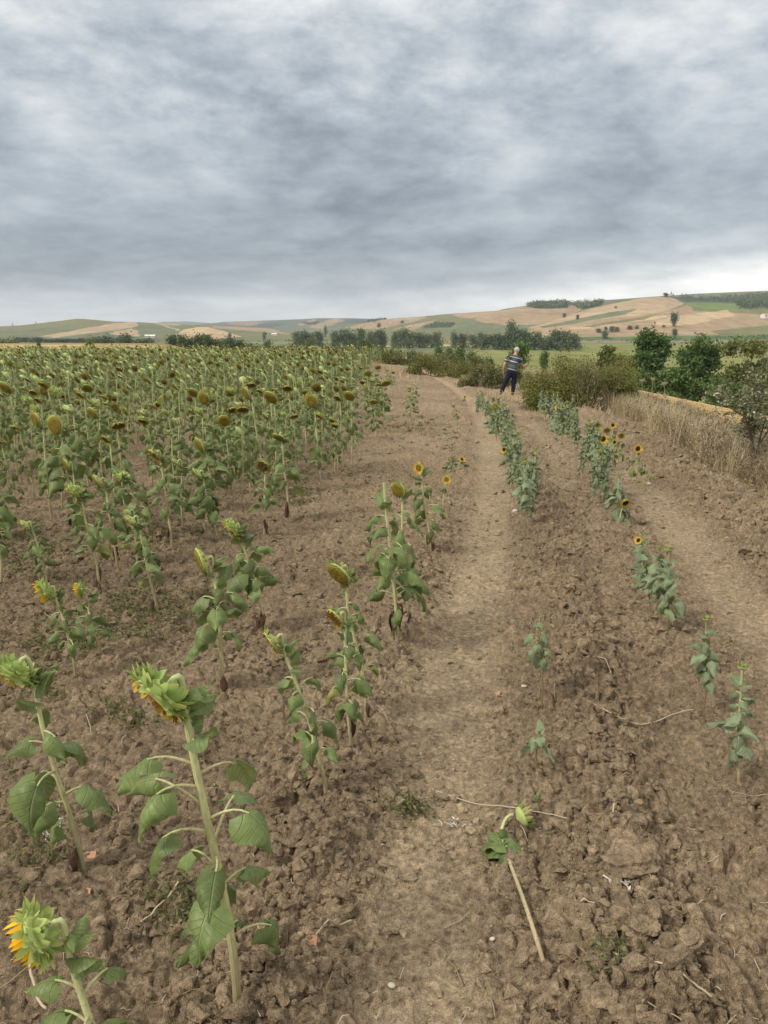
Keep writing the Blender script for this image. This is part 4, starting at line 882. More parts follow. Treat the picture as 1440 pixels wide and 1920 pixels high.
def crown_cards(mb, blobs, n, size, rng, clump=16, spread=.22, aspect=.6, up=.35, mat_=0, jt=.22):
    """leaf clumps spread through the volume of overlapping blobs, thinner towards their edges"""
    vol = np.array([b[1][0]*b[1][1]*b[1][2] for b in blobs]); vol = vol**.75; vol /= vol.sum(); nc = max(1, n//clump)
    which = rng.choice(len(blobs), nc, p=vol); C0 = np.array([b[0] for b in blobs])[which]; R0 = np.array([b[1] for b in blobs])[which]
    d_ = rng.normal(size=(nc, 3)); d_ /= np.linalg.norm(d_, axis=1)[:, None]; r_ = rng.uniform(.25, 1.12, nc)**.55
    cc_ = C0 + d_*r_[:, None]*R0; tn = np.clip(rng.normal(.48, jt, nc), 0, 1)
    C = np.repeat(cc_, clump, 0) + rng.normal(size=(nc*clump, 3))*np.repeat(R0, clump, 0)*spread*.6
    t = np.clip(np.repeat(tn, clump) + rng.normal(0, .14, nc*clump), 0, 1)
    cards(mb, C, size, rng, up, aspect, mat_, t, np.repeat(d_, clump, 0)*.9)
def limbs(mb, base, blobs, r, rng, sides=5):
    for c, R in blobs:
        c = np.array(c); b = np.array(base) + np.array([0, 0, rng.uniform(0, .25)*(c[2] - base[2])])
        tube(mb, bez(b, b + np.array([0, 0, .35])*(c[2] - b[2]), c - np.array([0, 0, .3])*abs(c[2] - b[2]), c, 6), np.linspace(r, r*.25, 6), sides, 0, False)
def tree_meshes(kind, seed, n, card):
    """unit-height tree: (trunk mesh, crown mesh)"""
    rng = np.random.default_rng(seed); B = []
    if kind == 'poplar':
        for k in range(9): z_ = .10 + .82*k/8; w_ = .17*math.sin(math.pi*min(1, .18 + .78*(1 - k/9.5)))**.7; B.append(((rng.normal(0, .045), rng.normal(0, .045), z_), (w_*rng.uniform(.8, 1.25), w_*rng.uniform(.8, 1.25), .12)))
    elif kind == 'round':
        for k in range(16): a = rng.uniform(0, 6.28); r_ = .30*rng.uniform(.2, 1); z_ = rng.uniform(.12, .84); r_ *= (1.15 - z_)**.5; B.append(((r_*math.cos(a), r_*math.sin(a), z_), (rng.uniform(.13, .2),)*2 + (rng.uniform(.11, .16),)))
    elif kind == 'shrub':
        for k in range(12): a = rng.uniform(0, 6.28); r_ = .62*rng.uniform(.1, 1); B.append(((r_*math.cos(a), r_*math.sin(a), rng.uniform(.12, .8 - .35*r_)), (rng.uniform(.18, .34),)*2 + (rng.uniform(.16, .27),)))
    t_, c_ = MB(), MB(); tube(t_, [(0, 0, -.12), (.005, 0, .15), (0, .01, .45), (0, 0, .75)], [.026, .022, .014, .006], 6)
    limbs(t_, (0, 0, .12), B[::2], .010, rng, 4); crown_cards(c_, B, n, card, rng, 12, 1.0)
    return t_, c_
TM = {}
def tree_data(kind, var, matn, n=1300, card=.095):
    key = (kind, var, matn)
    if key not in TM:
        t_, c_ = tree_meshes(kind, 500 + var*7 + len(kind), n, card); TM[key] = (t_.mesh('trunk', M['bark']), c_.mesh('crown', M[matn], smooth=False))
    return TM[key]
def put_tree(name, label, cat, u, vtop, Y, wpx, kind, var=0, matn='far_tree', group=None, vbase=None, n=1300, card=.095, sink=.02):
    p_ = at_depth(u, vtop, Y); zb = float(far_height(np.array([p_[0]]), np.array([Y]))[0]) if vbase is None else float(at_depth(u, vbase, Y)[2])
    h = max(p_[2] - zb, .3); w_ = wpx/F_PX*Y*1.02; natural = {'poplar': .62, 'round': .86, 'shrub': 1.45}[kind]
    o = thing(name, label, cat, (p_[0], Y, zb - sink*h), RNG.uniform(0, 6.28), group); tm, cm = tree_data(kind, var, matn, n, card)
    sxy = w_/natural; o.scale = (sxy, sxy, h); link('trunk', tm, o); link('crown', cm, o); return o

def trees(lst, name, cat, label, group, matn, kind, **kw):
    for i, (u, vt, Y, w_) in enumerate(lst): put_tree(name, label, cat, u, vt + RNG.normal(0, 1.5), Y, w_*RNG.uniform(1.1, 1.75), kind, i % 4, matn, group, **kw)
# far row across the valley, centre
trees([(556, 619, 640, 16), (570, 618, 640, 17), (583, 619, 650, 15), (598, 620, 640, 14), (627, 619, 640, 18), (643, 617, 640, 20), (660, 617, 650, 20), (677, 617, 640, 18), (694, 619, 650, 16), (709, 616, 640, 14), (718, 615, 640, 12)],
      'valley_tree', 'tree', 'dark tree in the long far row across the middle of the valley', 'trees of the far middle row', 'far_tree', 'round')
trees([(742, 618, 620, 15), (757, 615, 620, 18), (769, 617, 620, 16), (786, 623, 620, 20), (803, 622, 620, 18), (818, 624, 620, 14), (853, 619, 620, 12), (866, 626, 620, 16), (886, 626, 600, 16), (900, 622, 610, 16)],
      'valley_tree', 'tree', 'tree in the short far row, between the long middle row and the dark thicket', 'trees of the short far row', 'far_tree', 'round')
put_tree('valley_tree', 'tall tree rising out of the dark thicket behind the man', 'tree', 959, 606, 560, 22, 'poplar', 1, 'far_tree', None)
trees([(916, 625, 560, 22), (934, 623, 560, 22), (948, 624, 565, 22), (975, 618, 560, 24), (992, 622, 560, 24), (1010, 619, 565, 24), (1028, 621, 560, 24), (1046, 618, 560, 24), (1062, 620, 560, 26), (1076, 624, 560, 18)],
      'thicket_tree', 'tree', 'bushy dark tree of the thicket at the foot of the striped hill', 'trees of the dark thicket', 'far_tree', 'round')
# row nearer, left of centre
trees([(322, 626, 240, 22), (338, 625, 236, 24), (354, 629, 238, 22), (372, 627, 236, 24), (388, 626, 234, 24), (402, 633, 236, 22), (418, 632, 232, 24), (434, 634, 230, 24), (450, 636, 230, 22), (466, 640, 230, 22), (480, 642, 230, 18)],
      'field_edge_tree', 'tree', 'tree of the dense row beyond the field, below the pale stubble hill', 'trees of the dense row beyond the field', 'tree_mid', 'round')
for (u, vt, Y, w_, kd, mt, lab) in [
    (499, 638, 190, 24, 'round', 'tree_mid', 'single tree between the dense row and the open valley, left of the lone dark tree'),
    (549, 640, 165, 34, 'round', 'tree_mid', 'lone dark bushy tree right of a gap, beyond the middle of the field'),
    (581, 644, 165, 20, 'poplar', 'tree_pale', 'slim paler tree right of the lone dark bushy tree'),
    (617, 643, 155, 36, 'round', 'tree_mid', 'broad grey green tree second from the dark group beyond the bare strip'),
    (655, 642, 150, 34, 'round', 'tree_mid', 'tree at the left end of the group beyond the bare strip'),
    (683, 636, 150, 36, 'round', 'tree_mid', 'tallest tree of the group beyond the bare strip'),
    (712, 644, 145, 30, 'round', 'tree_mid', 'tree right of the tallest one beyond the bare strip'),
    (742, 648, 140, 30, 'round', 'tree_mid', 'low tree at the right end of the group beyond the bare strip'),
    (770, 650, 120, 26, 'round', 'tree_mid', 'small tree behind the brown bushes, left of the dark willowy group'),
    (822, 640, 105, 24, 'round', 'tree_dark', 'left tree of the dark group left of the man'),
    (842, 643, 104, 26, 'round', 'tree_dark', 'second tree of the dark group left of the man'),
    (865, 645, 105, 26, 'round', 'tree_dark', 'third tree of the dark group left of the man'),
    (886, 649, 103, 22, 'round', 'tree_dark', 'right tree of the dark group left of the man'),
    (976, 642, 70, 34, 'poplar', 'tree_dark', 'young dark tree just behind the head of the man'),
    (1022, 660, 80, 16, 'poplar', 'tree_dark', 'small thin tree standing in the green field right of the man')]:
    put_tree('valley_tree', lab, 'tree', u, vt, Y, w_, kd, int(u) % 4, mt, None, n=2000, card=.075)
# left
trees([(6, 632, 330, 20), (22, 634, 330, 18), (-6, 631, 335, 20)], 'hedge_tree', 'tree', 'dark tree at the left edge below the long hill', 'trees at the left edge', 'far_tree', 'round')
trees([(34 + 13*i, 632 + (i*5 % 3), 820, 15) for i in range(10)], 'hedge_tree', 'tree', 'tree in the thin far line below the long left hill', 'trees of the thin far line', 'far_tree', 'round')
trees([(178, 627, 420, 18), (196, 625, 420, 18), (212, 626, 420, 18), (236, 624, 420, 20), (224, 630, 430, 16)], 'hedge_tree', 'tree', 'dark rounded tree of the clump below the left hill', 'trees of the left clump', 'far_tree', 'round')
trees([(262, 634, 380, 20), (280, 633, 380, 20), (293, 636, 380, 14)], 'hedge_tree', 'tree', 'dark tree beside the white farm building at left', 'trees by the farm building', 'far_tree', 'round')
put_tree('field_edge_bush', 'dark bush standing above the far edge of the sunflowers at left', 'bush', 166, 626, 58, 24, 'round', 2, 'bush_olive', None, n=1400, card=.06)
put_tree('field_edge_bush', 'low reddish brown bush next to the dark bush at the far field edge', 'bush', 194, 643, 60, 30, 'shrub', 1, 'bush_brown', None, n=900, card=.08)
for i, (u, vt) in enumerate([(72, 640), (120, 646), (58, 646)]): put_tree('field_edge_bush', 'small green shoot bush sticking out above the far left sunflowers', 'bush', u, vt, 57, 12, 'round', i, 'tree_mid', 'small bushes at the far field edge')
# hill trees
GZ = lambda u, v, Y: None
def hill_tree(u, vt, vb, Y, w_, lab, grp=None, kind='round', matn='far_tree'):
    p_ = at_depth(u, vb, Y); z_ = float(far_height(np.array([p_[0]]), np.array([Y]))[0])
    # walk along the line of sight until the slope is met, so that it stands on the hillside
    dr = ray(u, vb); Yt = np.linspace(500, 2200, 900); hit = far_height(dr[0]/dr[1]*Yt, Yt) >= EYE + dr[2]/dr[1]*Yt
    if hit.any(): Y = float(Yt[np.argmax(hit)])
    put_tree('hill_tree', lab, 'tree', u, vt, Y, w_, kind, int(u) % 4, matn, grp)
hill_tree(1265, 588, 613, 1000, 14, 'tall pale tree standing alone halfway up the striped hill', None, 'poplar', 'tree_mid')
hill_tree(1266, 617, 635, 850, 10, 'slim tree alone at the foot of the striped hill, below the tall pale one', None, 'poplar', 'tree_mid')
hill_tree(1248, 548.5, 557, 1200, 12, 'small pale tree on the skyline of the striped hill')
hill_tree(1083, 590, 599, 1000, 7, 'tiny dark tree on a green strip of the striped hill')
hill_tree(1059, 587, 595, 1100, 9, 'tiny round tree under the hilltop wood')
hill_tree(1135, 620, 635, 850, 15, 'rounded grey tree at the foot of the striped hill')
hill_tree(1155, 574, 578, 1100, 6, 'tiny tree just under the crest left of the pale skyline tree')
for u, vt, vb, w_ in [(1123, 616, 624, 12), (1136, 612, 621, 8), (1148, 611, 623, 13), (1158, 611, 622, 10), (1182, 609, 618, 12), (1194, 609, 617, 9), (1212, 613, 618, 10), (1226, 610, 615, 6), (1245, 609, 614, 7)]:
    hill_tree(u, vt, vb, 900, w_, 'small dark bush in the scattered line across the striped hill', 'bushes across the striped hill')
for u, vt, vb, w_ in [(710, 604, 614, 8), (754, 600, 606, 8), (722, 595, 599, 6), (610, 608, 616, 7), (495, 622, 636, 9), (430, 622, 637, 8)]:
    hill_tree(u, vt, vb, 1300, w_, 'far single tree on the pale slopes in the middle distance', 'far single trees')
# woods on the hills: uncountable masses
def wood(polys, label, name, hgt, n, lo, hi, seed):
    rng = np.random.default_rng(seed); mb = MB()
    for poly in polys:
        k = np.argwhere(in_poly(uu_all, vv_all, poly) & (Yg > lo) & (Yg < hi))
        if not len(k): continue
        k = k[rng.integers(0, len(k), n)]; base = np.stack([Xg[k[:, 0], k[:, 1]], Yg[k[:, 0], k[:, 1]], Zg[k[:, 0], k[:, 1]]], -1) + rng.normal(size=(n, 3))*np.array([3, 3, 0])
        hs = hgt*rng.uniform(.5, 1.2, n); C = np.repeat(base, 14, 0) + rng.normal(size=(n*14, 3))*np.repeat(hs, 14)[:, None]*np.array([.28, .28, .22]); C[:, 2] += np.repeat(hs, 14)*.5
        cards(mb, C, hgt*.30, rng, .6, .8, 0, np.clip(np.repeat(rng.normal(.35, .2, n), 14) + rng.normal(0, .1, n*14), 0, 1))
    if mb.n: tag(mb.build(name, M['far_tree'], smooth=False), label, 'wood', kind='stuff')
Xg = ts[None]*np.maximum(ys + 3, 3)[:, None]; Yg = np.repeat(ys[:, None], len(ts), 1); Zg = far_height(Xg, Yg); uu_all, vv_all = project(Xg, Yg, Zg)
wood([[(985, 574), (1063, 566), (1066, 577), (1035, 579), (1000, 578)]], 'dark wood on the rounded hilltop behind the man', 'hilltop_wood', 9, 260, 950, 1700, 1)
wood([[(1066, 570), (1130, 564), (1125, 575), (1095, 581)]], 'dark wood in the dip between the hilltops', 'hillside_wood', 9, 160, 900, 2100, 2)
wood([[(1250, 557), (1330, 560), (1440, 552), (1500, 556), (1500, 568), (1400, 567), (1330, 566)], [(1380, 566), (1440, 560), (1440, 578), (1390, 580)]], 'dark wood along the top of the striped hill at right', 'crest_wood', 9, 260, 950, 2100, 3)
wood([[(790, 616), (817, 605), (853, 607), (845, 614)], [(560, 606), (600, 604), (590, 610)], [(650, 599), (720, 599), (700, 606)]], 'dark scrub patches on the far middle hills', 'far_scrub', 6, 120, 1200, 3600, 4)
wood([[(900, 640), (1100, 638), (1440, 640), (1440, 642), (900, 642)], [(1330, 634), (1440, 630), (1440, 637)]], 'low dark scrub along the far edge of the green valley field', 'valley_scrub', 2.6, 110, 350, 900, 5)
wood([[(450, 640), (700, 640), (900, 643), (700, 643)]], 'low hedges between the fields of the valley', 'valley_hedges', 3.0, 60, 300, 900, 6)

# --- the big trees beyond the stubble on the right
def big_tree(name, label, cat, u, vtop, vbase, Y, wpx, matn, seed, n, card, shape='cone', trunk=.10, trunk_name='trunk'):
    rng = np.random.default_rng(seed); b = at_depth(u, vbase, Y); zb = float(height(b[0], Y)); h = at_depth(u, vtop, Y)[2] - zb; W_ = wpx/F_PX*Y/2*1.16; n = int(n*1.3)
    o = thing(name, label, cat, (b[0], Y, zb), 0); B = []
    k_ = 30 if shape != 'bush' else 26
    for k in range(k_):
        z_ = rng.uniform(.06, .93); prof = (1 - z_)**.42*(1.0 if z_ > .2 else .9) if shape == 'cone' else math.sin(math.pi*min(.97, .15 + z_*.8))**.6 if shape == 'round' else (1 - z_**2)**.5
        a = rng.uniform(0, 6.28); r_ = W_*prof*rng.uniform(.2, 1.0); s_ = W_*rng.uniform(.14, .30)
        B.append(((r_*math.cos(a), r_*math.sin(a), z_*h*.95), (s_, s_, s_*rng.uniform(.7, 1.1))))
    t_, c_ = MB(), MB(); tube(t_, [(0, 0, -.3), (.02, 0, h*.25), (0, .03, h*.6), (0, 0, h*.9)], [trunk, trunk*.8, trunk*.5, .02], 8); limbs(t_, (0, 0, h*.12), B[::2], trunk*.35, rng)
    crown_cards(c_, B, n, card, rng, 14, .7); t_.build(trunk_name, M['bark'], o); c_.build('crown', M[matn], o, smooth=False); return o
big_tree('broadleaf_tree', 'dark green conical tree beyond the stubble, left of the two biggest at right', 'tree', 1213, 616, 748, 75, 92, 'tree_dark', 601, 9000, .30)
big_tree('broadleaf_tree', 'dark green rounded tree beyond the stubble, right of the conical one', 'tree', 1308, 632, 755, 72, 88, 'tree_dark', 602, 9000, .28)
big_tree('broadleaf_tree', 'yellowish green tree behind the small grey tree at the right edge', 'tree', 1400, 622, 755, 70, 104, 'tree_pale', 603, 9000, .28, 'round')
big_tree('broadleaf_tree', 'young light green poplar behind the big olive bush', 'tree', 1136, 642, 745, 62, 42, 'tree_pale', 604, 3200, .20)
big_tree('broadleaf_tree', 'small dark tree squeezed between the young poplar and the conical tree', 'tree', 1160, 655, 745, 78, 34, 'tree_dark', 605, 2600, .22)
big_tree('dark_bush', 'dark bush at the foot of the rounded tree, on the stubble edge', 'bush', 1262, 690, 757, 69, 78, 'tree_dark', 606, 4500, .24, 'bush', .05)
big_tree('dark_bush', 'very dark bush right of the rounded tree at the stubble edge', 'bush', 1352, 706, 762, 66, 72, 'tree_dark', 607, 3800, .22, 'bush', .05)
big_tree('dark_bush', 'dark bush at the foot of the conical tree', 'bush', 1200, 700, 752, 70, 60, 'tree_dark', 608, 2600, .22, 'bush', .05)

# --- bushes near the man
def bush(label, u, vtop, vbase, wpx, matn, seed, n, card, name='bush', Y=None, dep=.8, twigs=60):
    rng = np.random.default_rng(seed); b = G(u, vbase) if Y is None else at_depth(u, vbase, Y); Y = b[1]; zb = float(height(b[0], Y)); h = at_depth(u, vtop, Y)[2] - zb; W_ = wpx/F_PX*Y/2
    o = thing(name, label, 'bush', (b[0], Y + W_*dep*.6, zb), 0); B = []
    for k in range(34):
        xr = rng.uniform(-.92, .92); top = (1 - abs(xr)**2.2)**.6*(.84 + .16*math.sin(5*xr + seed)); z_ = rng.uniform(.06, .88)*top; s_ = rng.uniform(.10, .2)
        B.append(((xr*W_, rng.uniform(-.6, .6)*W_*dep*(1 - abs(xr))**.4, z_*h), (s_*W_*1.0, s_*W_, s_*h*1.1)))
    c_, t_ = MB(), MB(); crown_cards(c_, B, n, card, rng, 7, .8, .55, .3)
    for k in range(twigs):
        xr = rng.uniform(-.9, .9); top = (1 - abs(xr)**2.2)**.6; a = np.array([xr*W_*.55, rng.normal(0, .2)*W_, 0]); e = np.array([xr*W_ + rng.normal(0, .1), rng.normal(0, .3)*W_*dep, h*top*rng.uniform(.55, .95)])
        tube(t_, bez(a, a*.6 + e*.4 + np.array([0, 0, .1*h]), e - np.array([0, 0, .2*h]), e, 6), np.linspace(.008, .0025, 6), 4, 0, False)
    t_.build('branches', M['twig'], o); c_.build('foliage', M[matn], o, smooth=False); return o
bush('big olive green bush right of the man, wider than any other', 1104, 655, 775, 218, 'bush_olive', 701, 34000, .050, dep=.8, twigs=110)
bush('dark green low side of the thicket at the left foot of the big olive bush', 1032, 715, 770, 80, 'tree_dark', 702, 3200, .05)
bush('brownish bush the man is reaching into', 1008, 690, 752, 66, 'bush_brown', 703, 3600, .055, Y=28.4)
bush('brown green bush just left of the man', 912, 674, 735, 100, 'bush_brown', 704, 7600, .07, Y=31)
bush('brown green bush behind the back of the man', 950, 670, 735, 84, 'bush_brown', 705, 6000, .075, Y=33)
bush('greenish bush at the bend of the track, left of the brown green ones', 822, 662, 715, 118, 'bush_olive', 706, 8000, .08, Y=38)
bush('wide brownish bush beyond the end of the bare strip', 765, 650, 698, 120, 'bush_brown', 707, 7600, .11, Y=46)
bush('brownish bush behind the greenish one, in front of the dark willowy trees', 858, 656, 705, 118, 'bush_brown', 708, 7600, .10, Y=44)
bush('small grey green bush between the willowy trees and the man', 908, 660, 700, 44, 'tree_mid', 709, 2200, .09, Y=48)
bush('olive shrub rising behind the big bush on the right', 1160, 664, 745, 76, 'bush_olive', 710, 3800, .075, Y=30)
bush('low brown shrub at the far end of the sunflower field', 690, 668, 692, 60, 'bush_brown', 711, 2200, .12, Y=52)

# --- the small grey tree at the right edge
def pear(label, ub, vb, vtop, uc, wpx, seed, n):
    rng = np.random.default_rng(seed); b = G(ub, vb); Y = b[1]; zb = float(soil_z(b[0], Y)); h = at_depth(ub, vtop, Y)[2] - zb; cx = at_depth(uc, vb, Y)[0] - b[0]; W_ = wpx/F_PX*Y/2
    o = thing('small_tree', label, 'tree', (b[0], Y, zb - .03), 0); t_, c_ = MB(), MB()
    trunk = bez(np.zeros(3), np.array([.10, 0, h*.18]), np.array([-.05, .02, h*.33]), np.array([-.02, 0, h*.48]), 9); tube(t_, trunk, np.linspace(.028, .018, 9), 8)
    B = []
    for k in range(15):
        st = trunk[rng.integers(3, 9)]; a = rng.uniform(0, 6.28); el = rng.uniform(-.1, 1.25); L = W_*rng.uniform(.55, 1.12)
        e = np.array([cx*.7 + math.cos(a)*L*math.cos(el), math.sin(a)*L*math.cos(el)*.8, h*rng.uniform(.42, .74) + math.sin(el)*h*.22])
        pth = bez(st, st*.6 + e*.4 + np.array([0, 0, -.04]), e*.8 + st*.2 + np.array(rng.normal(0, .06, 3)), e, 8); tube(t_, pth, np.linspace(.013, .004, 8), 5, 0, False)
        for j in range(7):
            s0 = pth[rng.integers(2, 8)]; e2 = s0 + nrm(rng.normal(size=3) + np.array([0, 0, .5]))*rng.uniform(.12, .34); e2[2] = min(e2[2], h)
            tube(t_, bez(s0, s0*.6 + e2*.4 + rng.normal(0, .02, 3), s0*.3 + e2*.7, e2, 5), np.linspace(.004, .0015, 5), 4, 0, False)
            for q_ in np.linspace(.35, 1, 4): B.append((s0*(1-q_) + e2*q_, (.055, .055, .045)))
    for k in range(9): B.append(((rng.normal(0, .16), rng.normal(0, .16), rng.uniform(.03, .30)*h), (.07, .07, .07)))
    crown_cards(c_, B, n, .042, rng, 6, .8, .5, .5); t_.build('trunk', M['bark'], o); c_.build('crown', M['pear_leaf'], o, smooth=False)
pear('small grey leaved tree with a dark crooked trunk at the right edge', 1403, 905, 650, 1425, 175, 801, 3000)
pear('grey leaved sapling cut by the right edge, behind the crooked trunked tree', 1452, 890, 672, 1460, 120, 802, 2000)

# --- dry grass and dead weeds of the bank and the field end
def grass(n, pos, hr, wr, mb, rng, lean=.45, tint=(0, 1)):
    x_, y_ = pos; z_ = soil_z(x_, y_); h = rng.uniform(*hr, n); az = rng.uniform(0, 6.28, n); ln = np.abs(rng.normal(0, lean, n)); wd = rng.uniform(*wr, n)
    d_ = np.stack([np.cos(az), np.sin(az), np.zeros(n)], -1); s_ = np.stack([-np.sin(az + 1), np.cos(az + 1), np.zeros(n)], -1)*wd[:, None]*.5
    P0 = np.stack([x_, y_, z_ - .01], -1); P = [P0]
    for t in (.4, .75, 1.0): P.append(P0 + d_*(ln*h*t*t)[:, None] + np.array([0, 0, 1])*(h*t*(1 - .35*ln*t))[:, None])
    v = np.stack([P[0] - s_, P[0] + s_, P[1] - s_*.9, P[1] + s_*.9, P[2] - s_*.7, P[2] + s_*.7, P[3]], 1).reshape(-1, 3); i = np.arange(n)[:, None]*7
    tn = np.repeat(rng.uniform(*tint, n), 7); a = MB()
    mb.add(v, np.concatenate([i + np.array([0, 1, 3, 2]), i + np.array([2, 3, 5, 4])]), 0, None, tn)
    mb.V.append(np.zeros((0, 3))); mb.L.append((i + np.array([4, 5, 6]) + mb.n - len(v)).ravel()); mb.Z.append(np.full(n, 3)); mb.M.append(np.zeros(n, int)); mb.U.append(np.zeros((0, 2))); mb.T.append(np.zeros(0))
def bank_points(n, y0, y1, p0, p1, rng, cl=.5):
    xs, ysq = [], []
    while len(xs) < n:
        y_ = y0*np.exp(rng.uniform(0, 1, n*3)*math.log(y1/y0)); p_ = rng.uniform(p0, p1, n*3); x_ = p_ + .165*y_; k = (1 - soil_mask(x_, y_) > rng.uniform(.2, .9, n*3)) & (fbm(x_*1.3, y_*1.3, 66, 3) > cl*rng.uniform(.75, 1.1, n*3)); xs += list(x_[k]); ysq += list(y_[k])
    return np.array(xs[:n]), np.array(ysq[:n])
rng = np.random.default_rng(31); gm = MB()
grass(19000, bank_points(19000, 6.5, 24, 2.2, 4.3, rng), (.10, .42), (.003, .007), gm, rng, 1.0, (.2, 1))
grass(9000, bank_points(9000, 8, 22, 1.9, 3.4, rng, .55), (.24, .64), (.003, .007), gm, rng, .7, (.5, 1))
ye = rng.uniform(34, 50, 9000); xe = rng.uniform(-8, 4.5, 9000); k = (1 - soil_mask(xe, ye)) > rng.uniform(.2, .8, 9000); k |= (np.abs(xe - np.interp(ye, [34, 50], [1.0, -2])) < 1.2*rng.random(9000))
grass(int(k.sum()), (xe[k], ye[k]), (.10, .42), (.008, .02), gm, rng, .6)
yb = rng.uniform(18, 34, 3500); xb = .165*yb + rng.uniform(-1.3, 2.6, 3500); k = fbm(xb*1.1, yb*.8, 67, 2) > .55
grass(int(k.sum()), (xb[k], yb[k]), (.06, .3), (.006, .014), gm, rng, .6)
tag(gm.build('dry_grass', M['straw'], smooth=False), 'straw coloured dry grass along the bank and the end of the field', 'dry grass', kind='stuff')
wm = MB(); x_, y_ = bank_points(7500, 7, 22, 2.4, 4.1, rng, .42); z_ = soil_z(x_, y_)
for i in range(0, 1900):
    hh = rng.uniform(.12, .48); b = np.array([x_[i], y_[i], z_[i]]); e = b + np.array([rng.normal(0, .12), rng.normal(0, .12), hh]); tn = rng.uniform(0, .7)
    tube(wm, bez(b, b + np.array([0, 0, hh*.4]), e - np.array([rng.normal(0, .05), 0, hh*.3]), e, 4), [.004, .0035, .003, .0018], 3, 0, False, tn)
    for j in range(3):
        s0 = b*(1 - .3*j - .2) + e*(.3*j + .2); e2 = s0 + np.array([rng.normal(0, .10), rng.normal(0, .10), rng.uniform(.04, .16)]); tube(wm, [s0, (s0 + e2)/2 + rng.normal(0, .01, 3), e2], [.0026, .002, .0014], 3, 0, False, tn)
        cards(wm, e2 + rng.normal(size=(4, 3))*.03, .028, rng, .3, .6, 0, np.clip(rng.normal(tn + .15, .2, 4), 0, 1))
C = np.stack([x_, y_, z_ + rng.uniform(.03, .42, len(x_))], -1); cards(wm, C, .05, rng, .3, .35, 0)
tag(wm.build('dead_weeds', M['dead'], smooth=False), 'tangle of grey brown dead weeds among the dry grass', 'dead weeds', kind='stuff')
gw = MB(); x_, y_ = bank_points(420, 9, 20, 2.5, 4.2, rng, .55); z_ = soil_z(x_, y_)
C = np.repeat(np.stack([x_, y_, z_ + .18], -1), 8, 0) + rng.normal(size=(3360, 3))*np.array([.09, .09, .1]); cards(gw, C, .05, rng, .4, .5)
tag(gw.build('green_weeds', M['bush_olive'], smooth=False), 'green weeds growing up between the dead stalks of the bank', 'weeds', kind='stuff')
# tall dead umbels
M['umbel'] = plain('dead_umbel', (.42, .34, .24), .9, .3, 60)
def umbel(label, u, vtop, vbase, Y, rr, seed):
    rng = np.random.default_rng(seed); t_ = at_depth(u, vtop, Y); zb = float(soil_z(t_[0], Y)); h = t_[2] - zb; o = thing('umbel_weed', label, 'weed', (t_[0], Y, zb), 0); s_, m_ = MB(), MB()
    top = np.array([0, 0, h - rr*.7]); lean = np.array([rng.normal(0, .10), rng.normal(0, .1), 0]); pth = bez(lean - np.array([0, 0, .03]), lean*.8 + np.array([0, 0, h*.4]), np.array([0, 0, h*.7]), top, 9); tube(s_, pth, np.linspace(.006, .003, 9), 5)
    for k in range(16):
        a = k*2.4; r_ = rr*math.sqrt((k + .5)/16); e = top + np.array([r_*math.cos(a), r_*math.sin(a), rr*(.7 + .15*rng.random() + .25*(r_/rr)**2)]); tube(m_, [top, (top + e)/2 + np.array([0, 0, -.006]), e], [.0018, .0015, .0012], 3, 0, False)
        cards(m_, e + rng.normal(size=(7, 3))*rr*.13, rr*.22, rng, .5, .8)
    s_.build('stem', M['umbel'], o); m_.build('seed_head', M['umbel'], o, smooth=False)
for i, (u, vt, Y, rr, lab) in enumerate([(1204, 714, 13.5, .05, 'leftmost tall pale umbel weed against the dark trees'), (1224, 711, 13, .045, 'tall pale umbel weed with a rounded closed head'), (1246, 719, 13.4, .06, 'pinkish brown umbel weed highest in its pair'),
    (1248, 742, 13, .05, 'pale umbel weed lower than the pinkish one'), (1278, 752, 12, .05, 'dark flat umbel weed in front of the stubble'), (1287, 757, 12.2, .045, 'pale umbel weed beside the dark flat one'), (1318, 815, 10.8, .05, 'whitish umbel weed on a tall straight stalk in the dry grass'),
    (1341, 832, 10.2, .03, 'thin straight straw stalk right of the whitish umbel'), (1125, 748, 18, .06, 'pale dry umbel weed before the big olive bush')]): umbel(lab, u, vt, None, Y, rr, 850 + i)

# ------------------------------------------------------------------ the man by the bushes
def skin_mesh(name, nodes, edges, mat_, parent, root=0, sub=2):
    import bmesh
    bm = bmesh.new(); lay = bm.verts.layers.skin.verify(); vs = []
    for i, (co, r) in enumerate(nodes):
        v = bm.verts.new(co); v[lay].radius = r if hasattr(r, '__len__') else (r, r); v[lay].use_root = (i == root); vs.append(v)
    for a, b in edges: bm.edges.new((vs[a], vs[b]))
    me = bpy.data.meshes.new(name + '_cage'); bm.to_mesh(me); bm.free(); o = bpy.data.objects.new(name + '_cage', me); COL.objects.link(o)
    o.modifiers.new('skin', 'SKIN').use_smooth_shade = True; sm = o.modifiers.new('sub', 'SUBSURF'); sm.levels = sub; sm.render_levels = sub
    dg = bpy.context.evaluated_depsgraph_get(); m2 = bpy.data.meshes.new_from_object(o.evaluated_get(dg)); bpy.data.objects.remove(o); m2.materials.clear(); m2.materials.append(mat_)
    for p_ in m2.polygons: p_.use_smooth = True
    return link(name, m2, parent)
M['skin'] = plain('skin', (.52, .29, .20), .55, .12, 40)
M['hair'] = plain('white_hair', (.42, .405, .385), .8, .2, 120)
M['trousers'] = plain('navy_trousers', (.010, .013, .032), .8, .3, 25, .3)
M['shoe'] = plain('dark_shoe', (.03, .03, .035), .6, .2, 40)
